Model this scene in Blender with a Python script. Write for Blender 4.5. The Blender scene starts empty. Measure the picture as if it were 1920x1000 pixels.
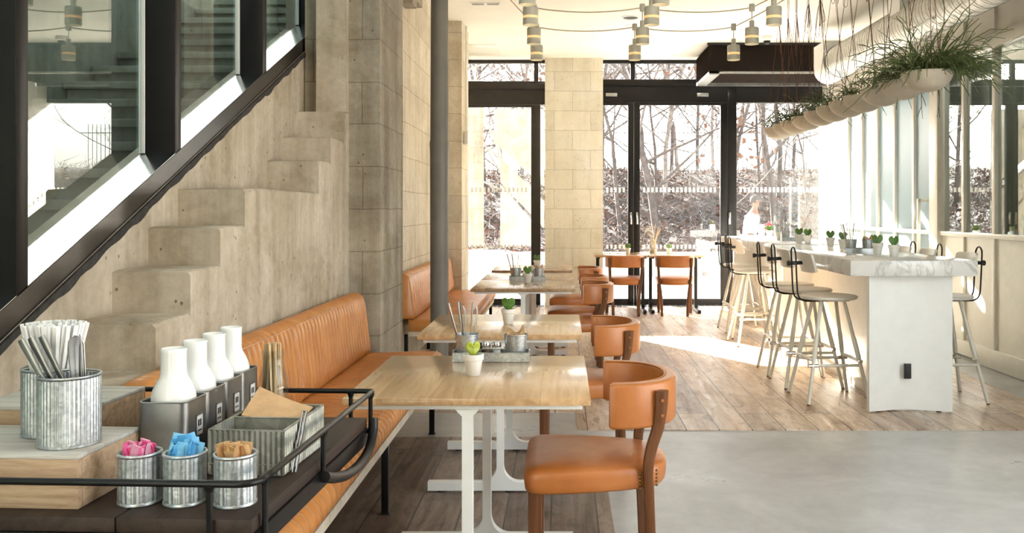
import bpy, bmesh, math, random
from mathutils import Vector, Matrix, noise

S = bpy.context.scene
C = S.collection
R = random.Random(11)
PI = math.pi
rad = math.radians

# ------------------------------------------------------------------ camera
F, CX, CY, H = 1650.0, 1055.0, 392.0, 1.34          # focal length in px, principal point, eye height
cam_d = bpy.data.cameras.new('camera')
cam = bpy.data.objects.new('camera', cam_d)
C.objects.link(cam)
cam.location = (0, 0, H)
cam.rotation_euler = (PI / 2, 0, 0)
cam_d.sensor_width = 36
cam_d.lens = 36 * F / 1920
cam_d.shift_x = -(CX - 960) / 1920
cam_d.shift_y = -(500 - CY) / 1920
cam_d.clip_end = 400
S.camera = cam

# ------------------------------------------------------------------ sky, sun, exposure
S.view_settings.view_transform = 'Standard'
S.view_settings.look = 'None'
S.view_settings.gamma = 1
S.view_settings.use_curve_mapping = False
S.view_settings.exposure = 2.0
SUN_H = Vector((0.525, -0.85, 0)).normalized()
SUN_EL = rad(26)
w = bpy.data.worlds.new('world')
S.world = w
w.use_nodes = True
nt = w.node_tree
nt.nodes.clear()
sky = nt.nodes.new('ShaderNodeTexSky')
sky.sky_type = 'NISHITA'
sky.sun_disc = False
sky.sun_elevation = SUN_EL
sky.sun_rotation = math.atan2(-SUN_H.x, -SUN_H.y)
sky.air_density = 1.3
sky.dust_density = 3.0
hs = nt.nodes.new('ShaderNodeHueSaturation')
hs.inputs['Saturation'].default_value = 0.35
hs.inputs['Value'].default_value = 1.0
bg = nt.nodes.new('ShaderNodeBackground')
bg.inputs[1].default_value = 0.34
out = nt.nodes.new('ShaderNodeOutputWorld')
nt.links.new(sky.outputs[0], hs.inputs['Color'])
nt.links.new(hs.outputs[0], bg.inputs[0])
nt.links.new(bg.outputs[0], out.inputs[0])
sd = bpy.data.lights.new('sun', 'SUN')
sd.energy = 26.0
sd.angle = rad(0.6)
sd.color = (1.0, 0.955, 0.87)
so = bpy.data.objects.new('sun', sd)
C.objects.link(so)
sdir = Vector((SUN_H.x * math.cos(SUN_EL), SUN_H.y * math.cos(SUN_EL), -math.sin(SUN_EL)))
so.rotation_euler = sdir.to_track_quat('-Z', 'Y').to_euler()
so.location = (-10, 20, 12)
S.cycles.use_denoising = True
S.cycles.caustics_reflective = False
S.cycles.caustics_refractive = False
S.cycles.sample_clamp_indirect = 6
S.cycles.max_bounces = 10
S.cycles.transparent_max_bounces = 16

# ------------------------------------------------------------------ mesh helpers
def V(*a): return Vector(a)

class M:
    """collects shapes and links them as one mesh object"""
    def __init__(s): s.b = bmesh.new()
    def box(s, c, d, rot=None, bev=0, seg=2):
        vs = bmesh.ops.create_cube(s.b, size=1)['verts']
        m = Matrix.Translation(Vector(c)) @ (rot or Matrix()) @ Matrix.Diagonal((d[0], d[1], d[2], 1))
        bmesh.ops.transform(s.b, matrix=m, verts=vs)
        if bev:
            es = list({e for v in vs for e in v.link_edges})
            bmesh.ops.bevel(s.b, geom=es, offset=bev, segments=seg, affect='EDGES', profile=0.5)
        return s
    def span(s, x0, x1, y0, y1, z0, z1, bev=0):
        return s.box(((x0 + x1) / 2, (y0 + y1) / 2, (z0 + z1) / 2), (abs(x1 - x0), abs(y1 - y0), abs(z1 - z0)), bev=bev)
    def loft(s, rings, cap0=True, cap1=True, loop=False, close=True):
        n = len(rings[0])
        vr = [[s.b.verts.new(p) for p in r] for r in rings]
        k = len(vr)
        for i in range(k if loop else k - 1):
            a, b = vr[i], vr[(i + 1) % k]
            for j in range(n if close else n - 1):
                j2 = (j + 1) % n
                try: s.b.faces.new((a[j], a[j2], b[j2], b[j]))
                except ValueError: pass
        if not loop:
            if cap0: s.b.faces.new(list(reversed(vr[0])))
            if cap1: s.b.faces.new(vr[-1])
        return s
    def lathe(s, prof, c=(0, 0, 0), n=32, wav=0, k=0, axis='z', cap=True):
        rings = []
        for (r, z) in prof:
            ring = []
            for i in range(n):
                t = 2 * PI * i / n
                rr = max(r, 1e-5) * (1 + (wav * math.cos(k * t) if wav else 0))
                p = (rr * math.cos(t), rr * math.sin(t), z)
                if axis == 'x': p = (z, rr * math.cos(t), rr * math.sin(t))
                if axis == 'y': p = (rr * math.sin(t), z, rr * math.cos(t))
                ring.append(Vector(c) + Vector(p))
            rings.append(ring)
        return s.loft(rings, cap, cap)
    def tube(s, pts, r, n=8, closed=False, caps=True):
        pts = [Vector(p) for p in pts]
        k = len(pts)
        rs = r if isinstance(r, (list, tuple)) else [r] * k
        rings, nrm = [], None
        for i in range(k):
            if closed: t = pts[(i + 1) % k] - pts[i - 1]
            else: t = pts[min(i + 1, k - 1)] - pts[max(i - 1, 0)]
            if t.length < 1e-9: t = Vector((0, 0, 1))
            t.normalize()
            if nrm is None:
                nrm = t.orthogonal().normalized()
                if n == 4: nrm = (Vector((0, 0, 1)) - t * t.z)
                if nrm.length < 1e-3: nrm = t.orthogonal()
                nrm.normalize()
            else:
                nrm = nrm - t * nrm.dot(t)
                if nrm.length < 1e-6: nrm = t.orthogonal()
                nrm.normalize()
            bi = t.cross(nrm)
            off = PI / 4 if n == 4 else 0
            rings.append([pts[i] + (nrm * math.cos(2 * PI * j / n + off) + bi * math.sin(2 * PI * j / n + off)) * rs[i] for j in range(n)])
        return s.loft(rings, caps, caps, loop=closed)
    def prism(s, poly, a0, a1, axis='y'):
        def P(u, v, a):
            return {'y': (u, a, v), 'x': (a, u, v), 'z': (u, v, a)}[axis]
        return s.loft([[Vector(P(u, v, a0)) for u, v in poly], [Vector(P(u, v, a1)) for u, v in poly]])
    def build(s, name, mat, parent=None, ang=38, loc=None, label=None, kind=None):
        b = s.b
        bmesh.ops.recalc_face_normals(b, faces=b.faces)
        a = rad(ang)
        for f in b.faces: f.smooth = True
        for e in b.edges:
            if len(e.link_faces) != 2 or e.calc_face_angle(0) > a: e.smooth = False
        me = bpy.data.meshes.new(name)
        b.to_mesh(me)
        b.free()
        me.materials.append(mat)
        o = bpy.data.objects.new(name, me)
        C.objects.link(o)
        if parent: o.parent = parent
        if loc: o.location = loc
        if label: o['label'] = label
        if kind: o['kind'] = kind
        return o

def thing(name, label, cat, loc=(0, 0, 0), rz=0, group=None):
    o = bpy.data.objects.new(name, None)
    o.empty_display_size = 0.1
    C.objects.link(o)
    o.location = loc
    o.rotation_euler = (0, 0, rz)
    return tag(o, label, cat, group)

def tag(o, label, cat, group=None, kind=None):
    o['label'] = label
    o['category'] = cat
    if group: o['group'] = group
    if kind: o['kind'] = kind
    return o

def struct(m, name, mat, label, cat, ang=38):
    return tag(m.build(name, mat, ang=ang), label, cat, kind='structure')

def copy(o, loc=None, rz=None, label=None, group=None):
    c = o.copy()
    C.objects.link(c)
    def kids(a, b):
        for ch in list(a.children):
            d = ch.copy()
            C.objects.link(d)
            d.parent = b
            kids(ch, d)
    kids(o, c)
    if loc is not None: c.location = loc
    if rz is not None: c.rotation_euler = (0, 0, rz)
    if label: c['label'] = label
    if group: c['group'] = group
    return c

def along(o, p0, p1, roll=0):
    """stand o on p0 with its own z axis towards p1"""
    d = Vector(p1) - Vector(p0)
    q = d.to_track_quat('Z', 'Y')
    o.rotation_euler = (q.to_matrix() @ Matrix.Rotation(roll, 3, 'Z')).to_euler()
    o.location = p0
    return o

def smooth_closed(pts, sub=4):
    """closed Catmull-Rom through 2D points"""
    out, n = [], len(pts)
    for i in range(n):
        p0, p1, p2, p3 = (Vector(pts[(i + k) % n]) for k in (-1, 0, 1, 2))
        for j in range(sub):
            t = j / sub
            out.append(0.5 * (2 * p1 + (p2 - p0) * t + (2 * p0 - 5 * p1 + 4 * p2 - p3) * t * t + (3 * p1 - p0 - 3 * p2 + p3) * t ** 3))
    return out

def smooth_open(pts, sub=6):
    out, n = [], len(pts)
    P = [Vector(p) for p in pts]
    for i in range(n - 1):
        p0 = P[i - 1] if i else P[0] * 2 - P[1]
        p1, p2 = P[i], P[i + 1]
        p3 = P[i + 2] if i + 2 < n else P[-1] * 2 - P[-2]
        for j in range(sub):
            t = j / sub
            out.append(0.5 * (2 * p1 + (p2 - p0) * t + (2 * p0 - 5 * p1 + 4 * p2 - p3) * t * t + (3 * p1 - p0 - 3 * p2 + p3) * t ** 3))
    out.append(P[-1])
    return out

def rrect(w, h, r, seg=4, cx=0, cy=0):
    pts = []
    for (sx, sy, a) in ((1, -1, -PI / 2), (1, 1, 0), (-1, 1, PI / 2), (-1, -1, PI)):
        for i in range(seg + 1):
            t = a + PI / 2 * i / seg
            pts.append((cx + sx * (w / 2 - r) + r * math.cos(t), cy + sy * (h / 2 - r) + r * math.sin(t)))
    return pts

# ------------------------------------------------------------------ materials
class Mat:
    def __init__(s, name):
        s.m = bpy.data.materials.new(name)
        s.m.use_nodes = True
        s.t = s.m.node_tree
        s.p = s.t.nodes['Principled BSDF']
        s.out = s.t.nodes['Material Output']
        s._co = None
    def n(s, typ, **kw):
        nd = s.t.nodes.new('ShaderNode' + typ)
        for k, v in kw.items():
            if hasattr(nd, k): setattr(nd, k, v)
            else: nd.inputs[k.replace('_', ' ')].default_value = v
        return nd
    def l(s, a, b): s.t.links.new(a, b)
    def co(s, scale=(1, 1, 1), rot=(0, 0, 0), loc=(0, 0, 0)):
        if not s._co: s._co = s.n('TexCoord')
        mp = s.n('Mapping')
        mp.inputs['Scale'].default_value = scale
        mp.inputs['Rotation'].default_value = rot
        mp.inputs['Location'].default_value = loc
        s.l(s._co.outputs['Object'], mp.inputs['Vector'])
        return mp.outputs[0]
    def noise(s, vec, scale, detail=4, rough=0.55, dist=0):
        nd = s.n('TexNoise', Scale=scale, Detail=detail, Roughness=rough, Distortion=dist)
        s.l(vec, nd.inputs['Vector'])
        return nd.outputs['Fac']
    def ramp(s, fac, stops):
        r = s.n('ValToRGB')
        e = r.color_ramp.elements
        while len(e) < len(stops): e.new(0.5)
        for i, (p, c) in enumerate(stops):
            e[i].position = p
            e[i].color = c if len(c) == 4 else (*c, 1)
        s.l(fac, r.inputs[0])
        return r.outputs[0]
    def mix(s, fac, a, b, mode='MIX'):
        nd = s.n('MixRGB', blend_type=mode)
        for i, x in enumerate((fac, a, b)):
            if isinstance(x, (int, float)): nd.inputs[i].default_value = x
            elif isinstance(x, tuple): nd.inputs[i].default_value = (*x[:3], 1)
            else: s.l(x, nd.inputs[i])
        return nd.outputs[0]
    def bump(s, h, strength=0.2, dist=0.01):
        nd = s.n('Bump', Strength=strength, Distance=dist)
        s.l(h, nd.inputs['Height'])
        s.l(nd.outputs[0], s.p.inputs['Normal'])
    def col(s, c):
        if isinstance(c, tuple): s.p.inputs['Base Color'].default_value = (*c[:3], 1)
        else: s.l(c, s.p.inputs['Base Color'])
    def set(s, rough=0.5, metal=0, spec=0.5, coat=0):
        s.p.inputs['Roughness'].default_value = rough
        s.p.inputs['Metallic'].default_value = metal
        s.p.inputs['Specular IOR Level'].default_value = spec
        s.p.inputs['Coat Weight'].default_value = coat
        s.p.inputs['Coat Roughness'].default_value = 0.15
        return s

def plain(name, c, rough=0.5, metal=0, var=0.08, scale=12, bump=0.05, spec=0.5, coat=0):
    m = Mat(name)
    m.set(rough, metal, spec, coat)
    f = m.noise(m.co(), scale, 5)
    a = tuple(min(1, x * (1 + var)) for x in c)
    b = tuple(x * (1 - var) for x in c)
    m.col(m.ramp(f, [(0.35, b), (0.65, a)]))
    if bump: m.bump(m.noise(m.co(), scale * 6, 3), bump, 0.004)
    return m.m

def concrete(name, c1, c2, c3, lines=None, pits=True, rough=0.85, off=(0, 0, 0), wear=1.0):
    m = Mat(name)
    m.set(rough, 0, 0.3)
    v = m.co(loc=off)
    big = m.noise(v, 1.1, 6, 0.62, 0.6)
    col = m.ramp(big, [(0.3, c2), (0.5, c1), (0.68, c3)])
    fine = m.noise(v, 26, 6, 0.7)
    col = m.mix(0.8 * wear, col, m.ramp(fine, [(0.3, (0.74, 0.74, 0.74)), (0.7, (1.0, 1.0, 1.0))]), 'MULTIPLY')
    streak = m.noise(m.co((5, 5, 0.35), loc=off), 1.6, 5, 0.6)
    col = m.mix(0.6 * wear, col, m.ramp(streak, [(0.38, (0.62, 0.57, 0.48)), (0.62, (1, 1, 1))]), 'MULTIPLY')
    blot = m.noise(v, 3.2, 8, 0.7, 0.4)
    col = m.mix(0.6 * wear, col, m.ramp(blot, [(0.36, (0.66, 0.61, 0.52)), (0.52, (1, 1, 1)), (0.66, (1.08, 1.06, 1.02))]), 'MULTIPLY')
    h = fine
    if pits:
        vo = m.n('TexVoronoi', Scale=17.0)
        vo.inputs['Randomness'].default_value = 1
        m.l(m.co((1, 1, 0.8), loc=off), vo.inputs['Vector'])
        gate = m.noise(v, 5, 3)
        s1 = m.ramp(vo.outputs['Distance'], [(0.05, (0, 0, 0)), (0.11, (1, 1, 1))])
        g2 = m.ramp(gate, [(0.44, (1, 1, 1)), (0.54, (0, 0, 0))])
        keep = m.mix(1.0, s1, g2, 'LIGHTEN')
        col = m.mix(1.0, col, m.mix(1.0, keep, (0.45, 0.42, 0.36), 'LIGHTEN'), 'MULTIPLY')
        h = m.mix(0.6, fine, keep)
    if lines:
        cx = m.n('SeparateXYZ')
        m.l(v, cx.inputs[0])
        ad = m.n('Math', operation='ADD')
        m.l(cx.outputs[0], ad.inputs[0]); m.l(cx.outputs[1], ad.inputs[1])
        cb = m.n('CombineXYZ')
        m.l(ad.outputs[0], cb.inputs[0]); m.l(cx.outputs[2], cb.inputs[1])
        wob = m.n('TexNoise', Scale=3.0)
        m.l(v, wob.inputs['Vector'])
        dv = m.n('VectorMath', operation='MULTIPLY_ADD')
        m.l(wob.outputs['Color'], dv.inputs[0]); dv.inputs[1].default_value = (0.03, 0.02, 0); m.l(cb.outputs[0], dv.inputs[2])
        br = m.n('TexBrick', Scale=1.0, Mortar_Size=0.004, Brick_Width=lines[0], Row_Height=lines[1])
        br.inputs['Mortar Smooth'].default_value = 0.5
        br.inputs['Color1'].default_value = (0.86, 0.86, 0.86, 1)
        br.inputs['Color2'].default_value = (1.0, 1.0, 1.0, 1)
        br.inputs['Mortar'].default_value = (0.5, 0.48, 0.43, 1)
        m.l(dv.outputs[0], br.inputs['Vector'])
        col = m.mix(0.8, col, br.outputs['Color'], 'MULTIPLY')
        h = m.mix(0.5, h, br.outputs['Fac'], 'SUBTRACT')
    m.col(col)
    m.bump(h, 0.45, 0.012)
    return m.m

def wood(name, c1, c2, axis='y', rough=0.5, scale=1.0, boards=0, coat=0, dark=0.5):
    m = Mat(name)
    m.set(rough, 0, 0.4, coat)
    st = {'x': (0.35, 6, 6), 'y': (6, 0.35, 6), 'z': (6, 6, 0.35)}[axis]
    st = tuple(x * scale for x in st)
    v = m.co(st)
    g = m.noise(v, 3.0, 8, 0.6, 1.3)
    col = m.ramp(g, [(0.32, c2), (0.6, c1)])
    fine = m.noise(m.co(tuple(x * 5 for x in st)), 6, 3, 0.7)
    col = m.mix(0.35, col, m.ramp(fine, [(0.35, (dark, dark, dark)), (0.6, (1, 1, 1))]), 'MULTIPLY')
    if boards:
        br = m.n('TexBrick', Scale=1.0, Mortar_Size=0.0012, Brick_Width=4.0, Row_Height=boards)
        br.inputs['Color1'].default_value = (0.88, 0.86, 0.84, 1)
        br.inputs['Color2'].default_value = (1.05, 1.02, 1.0, 1)
        br.inputs['Mortar'].default_value = (0.7, 0.64, 0.58, 1)
        m.l(m.co((1, 1, 1), rot=(0, 0, PI / 2 if axis == 'y' else 0), loc=(0.37, 0.11, 0)), br.inputs['Vector'])
        col = m.mix(1.0, col, br.outputs['Color'], 'MULTIPLY')
    m.col(col)
    m.bump(fine, 0.15, 0.003)
    return m.m

def floor_planks(name, c1, c2, c3, rough, width=0.2, length=2.3):
    m = Mat(name)
    m.set(rough, 0, 0.5)
    vb = m.co((1, 1, 1), rot=(0, 0, PI / 2), loc=(0.3, 0.05, 0))
    br = m.n('TexBrick', Scale=1.0, Mortar_Size=0.0035, Brick_Width=length, Row_Height=width)
    br.offset = 0.37
    br.inputs['Color1'].default_value = (0, 0, 0, 1)
    br.inputs['Color2'].default_value = (1, 1, 1, 1)
    br.inputs['Mortar'].default_value = (0.5, 0.5, 0.5, 1)
    m.l(vb, br.inputs['Vector'])
    sep = m.n('VectorMath', operation='MULTIPLY_ADD')
    m.l(br.outputs['Color'], sep.inputs[0]); sep.inputs[1].default_value = (3, 7, 5); m.l(m.co((7, 0.5, 7)), sep.inputs[2])
    g = m.noise(sep.outputs[0], 2.2, 8, 0.62, 1.2)
    col = m.ramp(g, [(0.28, c2), (0.5, c1), (0.7, c3)])
    wear = m.noise(m.co((3.0, 0.7, 1)), 1.7, 7, 0.65, 0.6)
    col = m.mix(m.ramp(wear, [(0.42, (0, 0, 0)), (0.62, (0.8, 0.8, 0.8))]), col, tuple(min(.85, x * 1.12 + .10) for x in c3))
    tone = m.ramp(br.outputs['Color'], [(0.0, (0.66, 0.62, 0.58)), (0.5, (0.9, 0.88, 0.86)), (1.0, (1.1, 1.06, 1.02))])
    col = m.mix(1.0, col, tone, 'MULTIPLY')
    dam = m.noise(m.co((3.6, 1.7, 1)), 3.0, 8, 0.75, 1.2)
    col = m.mix(0.8, col, m.ramp(dam, [(0.32, (0.22, 0.17, 0.13)), (0.42, (0.72, 0.66, 0.6)), (0.50, (1, 1, 1))]), 'MULTIPLY')
    col = m.mix(br.outputs['Fac'], col, (0.05, 0.035, 0.025))
    m.col(col)
    rg = m.ramp(g, [(0.3, (rough + 0.15,) * 3), (0.7, (rough - 0.08,) * 3)])
    m.l(rg, m.p.inputs['Roughness'])
    h = m.mix(0.5, dam, br.outputs['Fac'], 'SUBTRACT')
    m.bump(h, 0.3, 0.006)
    return m.m

def leather(name, c1, c2, rough=0.36):
    m = Mat(name)
    m.set(rough, 0, 0.5, 0.15)
    m.p.inputs['Coat Roughness'].default_value = 0.3
    v = m.co()
    f = m.noise(v, 6, 6, 0.6)
    col = m.ramp(f, [(0.32, c2), (0.62, c1)])
    m.col(col)
    vo = m.n('TexVoronoi', Scale=260.0)
    m.l(v, vo.inputs['Vector'])
    m.bump(m.mix(0.5, vo.outputs['Distance'], m.noise(v, 18, 5)), 0.12, 0.003)
    return m.m

def galvanised(name, c1=(0.62, 0.65, 0.66), c2=(0.38, 0.41, 0.43), rough=0.38, scale=150):
    m = Mat(name)
    m.set(rough, 0.85)
    vo = m.n('TexVoronoi', Scale=float(scale))
    m.l(m.co(), vo.inputs['Vector'])
    sp = m.n('SeparateColor')
    m.l(vo.outputs['Color'], sp.inputs[0])
    nz = m.noise(m.co(), 22, 5, 0.7)
    f = m.mix(0.65, sp.outputs[0], nz)
    m.col(m.ramp(f, [(0.3, c2), (0.68, c1)]))
    m.l(m.ramp(nz, [(0.3, (rough + 0.14,) * 3), (0.7, (rough - 0.08,) * 3)]), m.p.inputs['Roughness'])
    return m.m

def glass(name, tint=(0.97, 0.98, 0.98), ior=1.45, gain=1.0, dirt=0.0):
    m = Mat(name)
    tr = m.n('BsdfTransparent'); tr.inputs[0].default_value = (*tint, 1)
    gl = m.n('BsdfGlossy'); gl.inputs['Roughness'].default_value = 0.0
    fr = m.n('Fresnel')
    ge = m.n('NewGeometry')
    mr = m.n('MapRange'); mr.inputs['To Min'].default_value = ior; mr.inputs['To Max'].default_value = 1 / ior
    m.l(ge.outputs['Backfacing'], mr.inputs['Value']); m.l(mr.outputs[0], fr.inputs['IOR'])
    mx = m.n('MixShader')
    mul = m.n('Math', operation='MULTIPLY'); mul.inputs[1].default_value = gain; mul.use_clamp = True
    m.l(fr.outputs[0], mul.inputs[0])
    m.l(mul.outputs[0], mx.inputs[0]); m.l(tr.outputs[0], mx.inputs[1]); m.l(gl.outputs[0], mx.inputs[2])
    res = mx.outputs[0]
    if dirt:
        df = m.n('BsdfDiffuse'); df.inputs[0].default_value = (0.8, 0.8, 0.78, 1)
        m2 = m.n('MixShader')
        m.l(m.ramp(m.noise(m.co(), 1.5, 6, 0.7), [(0.4, (0, 0, 0)), (0.8, (dirt,) * 3)]), m2.inputs[0])
        m.l(res, m2.inputs[1]); m.l(df.outputs[0], m2.inputs[2])
        res = m2.outputs[0]
    m.l(res, m.out.inputs['Surface'])
    return m.m

def glow(name, c, strength, base=(0.8, 0.7, 0.5)):
    m = Mat(name)
    m.col(base)
    m.p.inputs['Emission Color'].default_value = (*c, 1)
    m.p.inputs['Emission Strength'].default_value = strength
    return m.m

K = {}
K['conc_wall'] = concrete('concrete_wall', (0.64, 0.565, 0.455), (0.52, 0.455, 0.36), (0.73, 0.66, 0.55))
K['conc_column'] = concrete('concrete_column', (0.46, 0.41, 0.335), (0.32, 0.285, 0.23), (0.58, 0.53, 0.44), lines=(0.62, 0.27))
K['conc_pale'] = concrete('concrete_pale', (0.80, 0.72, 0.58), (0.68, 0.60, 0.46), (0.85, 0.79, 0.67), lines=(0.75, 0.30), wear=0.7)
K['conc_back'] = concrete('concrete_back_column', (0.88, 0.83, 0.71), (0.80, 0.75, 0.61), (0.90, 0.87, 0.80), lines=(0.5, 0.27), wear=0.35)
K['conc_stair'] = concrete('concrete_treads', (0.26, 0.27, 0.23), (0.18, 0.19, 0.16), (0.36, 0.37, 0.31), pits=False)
K['ceiling'] = plain('ceiling_paint', (0.92, 0.90, 0.84), 0.8, var=0.03, scale=2, bump=0.02)
K['white'] = plain('white_paint', (0.82, 0.80, 0.75), 0.35, var=0.02, bump=0.01)
K['white_warm'] = plain('cream_paint', (0.80, 0.76, 0.67), 0.3, var=0.03, bump=0.01)
K['white_metal'] = plain('white_powdercoat', (0.84, 0.84, 0.81), 0.35, var=0.02, bump=0.02)
K['black_frame'] = plain('black_window_frame', (0.009, 0.008, 0.008), 0.36, var=0.1, bump=0.01, spec=0.25)
K['bronze_frame'] = plain('dark_steel_sill', (0.075, 0.07, 0.068), 0.25, 0.8, var=0.1, bump=0.01)
K['grey_frame'] = plain('grey_door_frame', (0.035, 0.031, 0.028), 0.4, var=0.1, bump=0.01, spec=0.3)
K['black_metal'] = plain('black_metal', (0.013, 0.0125, 0.0125), 0.34, 0.5, var=0.2, bump=0.06)
K['box'] = plain('dark_brown_housing', (0.020, 0.016, 0.014), 0.8, var=0.08, bump=0.0, spec=0.0)
K['post'] = plain('grey_painted_steel', (0.17, 0.155, 0.13), 0.5, var=0.12, scale=4, bump=0.12)
K['sill'] = plain('bright_steel_sill', (0.62, 0.63, 0.65), 0.16, 1.0, var=0.05, bump=0.0)
K['sealant'] = plain('dark_sealant', (0.03, 0.028, 0.026), 0.8, var=0.4, scale=30, bump=0.6)
K['leather'] = leather('tan_leather', (0.50, 0.175, 0.042), (0.40, 0.125, 0.027))
K['leather_bench'] = leather('tan_channel_leather', (0.62, 0.265, 0.075), (0.50, 0.19, 0.045), 0.33)
K['chair_wood'] = wood('walnut_stain', (0.20, 0.075, 0.025), (0.095, 0.033, 0.012), 'z', 0.4)
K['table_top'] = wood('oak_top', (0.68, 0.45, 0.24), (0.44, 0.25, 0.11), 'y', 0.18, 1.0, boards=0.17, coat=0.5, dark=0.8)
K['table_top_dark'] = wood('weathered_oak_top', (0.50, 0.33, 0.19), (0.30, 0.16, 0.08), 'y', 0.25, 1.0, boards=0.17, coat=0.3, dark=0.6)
K['crate'] = wood('pine_crate', (0.62, 0.45, 0.30), (0.40, 0.26, 0.155), 'x', 0.7, 2.2)
K['crate_top'] = wood('whitewashed_pine', (0.66, 0.64, 0.60), (0.46, 0.42, 0.37), 'x', 0.75, 1.6)
K['cart_board'] = wood('dark_reclaimed_board', (0.048, 0.027, 0.018), (0.018, 0.013, 0.009), 'y', 0.58, 1.4)
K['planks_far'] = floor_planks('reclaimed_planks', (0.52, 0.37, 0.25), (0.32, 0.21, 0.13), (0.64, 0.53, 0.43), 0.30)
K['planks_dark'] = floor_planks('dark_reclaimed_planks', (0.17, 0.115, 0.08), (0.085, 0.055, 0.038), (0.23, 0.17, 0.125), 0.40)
K['galv'] = galvanised('galvanised_steel')
K['galv_dull'] = galvanised('dull_galvanised_steel', (0.48, 0.48, 0.42), (0.30, 0.30, 0.26), 0.5, 40)
K['steel'] = plain('brushed_steel', (0.42, 0.42, 0.41), 0.33, 0.95, var=0.12, bump=0.02)
K['steel_dark'] = plain('dark_brushed_tin', (0.25, 0.25, 0.245), 0.36, 0.9, var=0.2, bump=0.02)
K['duct'] = galvanised('spiral_duct_steel', (0.60, 0.585, 0.54), (0.50, 0.485, 0.44), 0.5, 14)
K['porcelain'] = plain('white_porcelain', (0.86, 0.86, 0.84), 0.12, var=0.01, bump=0, coat=0.4)
K['pot'] = plain('white_clay_pot', (0.84, 0.82, 0.77), 0.6, var=0.03, bump=0.05)
K['bowl'] = plain('bisque_bowl', (0.52, 0.455, 0.36), 0.75, var=0.06, bump=0.08)
K['leaf'] = plain('dark_green_leaf', (0.085, 0.19, 0.022), 0.42, var=0.25, bump=0.08)
K['leaf_lime'] = plain('yellow_green_leaf', (0.36, 0.42, 0.03), 0.42, var=0.2, bump=0.08)
K['rhipsalis'] = plain('thin_stem_green', (0.075, 0.105, 0.025), 0.5, var=0.4, scale=30, bump=0.0)
K['soil'] = plain('potting_soil', (0.05, 0.032, 0.02), 0.95, var=0.4, scale=60, bump=0.5)
K['cord'] = plain('brown_cord', (0.14, 0.055, 0.025), 0.8, var=0.2, bump=0)
K['lamp'] = plain('lamp_enamel', (0.52, 0.50, 0.42), 0.35, var=0.03, bump=0)
K['lamp_ring'] = glow('warm_lamp_ring', (1.0, 0.50, 0.17), 0.24, (0.7, 0.5, 0.3))
K['bulb'] = glow('lamp_bulb', (1.0, 0.80, 0.50), 2.0)
K['cable'] = plain('pale_cable', (0.55, 0.48, 0.36), 0.6, bump=0)
K['marble'] = None
K['black'] = plain('matt_black', (0.015, 0.015, 0.015), 0.6, var=0.1, bump=0)
K['kraft'] = plain('kraft_paper', (0.56, 0.36, 0.19), 0.8, var=0.08, scale=40, bump=0.1)
K['paper'] = plain('white_paper', (0.86, 0.86, 0.85), 0.8, var=0.03, bump=0.05)
K['card'] = plain('grey_white_card', (0.55, 0.55, 0.53), 0.8, bump=0)
K['pink'] = plain('pink_packet', (0.85, 0.12, 0.35), 0.55, var=0.15, bump=0)
K['pink_pale'] = plain('pale_pink_packet', (0.90, 0.42, 0.60), 0.55, var=0.1, bump=0)
K['blue'] = plain('blue_packet', (0.10, 0.42, 0.78), 0.55, var=0.15, bump=0)
K['blue_pale'] = plain('pale_blue_packet', (0.22, 0.58, 0.86), 0.55, var=0.1, bump=0)
K['tan'] = plain('brown_sugar_packet', (0.52, 0.29, 0.12), 0.7, var=0.15, bump=0.05)
K['tan_pale'] = plain('pale_brown_sugar_packet', (0.66, 0.42, 0.21), 0.7, var=0.12, bump=0.05)
K['stick'] = wood('birch_stirrer', (0.80, 0.60, 0.36), (0.66, 0.44, 0.22), 'z', 0.6, 3)
K['stool'] = plain('stool_paint', (0.74, 0.70, 0.62), 0.35, var=0.03, bump=0.02)
K['pepper'] = plain('ground_pepper', (0.16, 0.10, 0.06), 0.9, var=0.5, scale=200, bump=0.2)
K['salt'] = plain('salt', (0.86, 0.85, 0.82), 0.9, bump=0.1)
K['chrome'] = plain('chrome', (0.7, 0.7, 0.7), 0.15, 1.0, var=0.02, bump=0)
K['brass'] = plain('antique_brass', (0.30, 0.19, 0.08), 0.35, 1.0, var=0.1, bump=0)
K['frost'] = None
K['glass'] = glass('clear_glass', dirt=0.05)
K['glass_side'] = glass('side_partition_glass', (0.86, 0.90, 0.87), 1.5, 3.0)
K['glass_stair'] = glass('stair_window_glass', (0.66, 0.73, 0.69), 1.5, 2.2, dirt=0.02)
K['glass_jar'] = glass('jar_glass', (0.95, 0.96, 0.95), 1.45, 1.0)
K['decal'] = plain('white_glass_marking', (0.9, 0.9, 0.9), 0.6, var=0.0, bump=0)
K['curtain'] = None

def marble():
    m = Mat('white_marble'); m.set(0.16, 0, 0.5)
    v = m.co()
    n1 = m.noise(v, 2.2, 8, 0.6, 1.8)
    vein = m.ramp(n1, [(0.47, (0.78, 0.765, 0.73)), (0.5, (0.56, 0.545, 0.52)), (0.53, (0.80, 0.785, 0.75))])
    n2 = m.noise(v, 1.2, 5, 0.6, 0.8)
    m.col(m.mix(0.7, vein, m.ramp(n2, [(0.35, (0.80, 0.79, 0.77)), (0.65, (1, 1, 1))]), 'MULTIPLY'))
    return m.m
K['marble'] = marble()
def frost():
    m = Mat('frosted_glass'); m.set(0.25, 0, 0.5)
    m.col((0.52, 0.61, 0.63))
    tl = m.n('BsdfTranslucent'); tl.inputs[0].default_value = (0.30, 0.37, 0.39, 1)
    mx = m.n('MixShader'); mx.inputs[0].default_value = 0.5
    m.l(m.p.outputs[0], mx.inputs[1]); m.l(tl.outputs[0], mx.inputs[2])
    m.l(mx.outputs[0], m.out.inputs['Surface'])
    return m.m
K['frost'] = frost()
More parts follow.
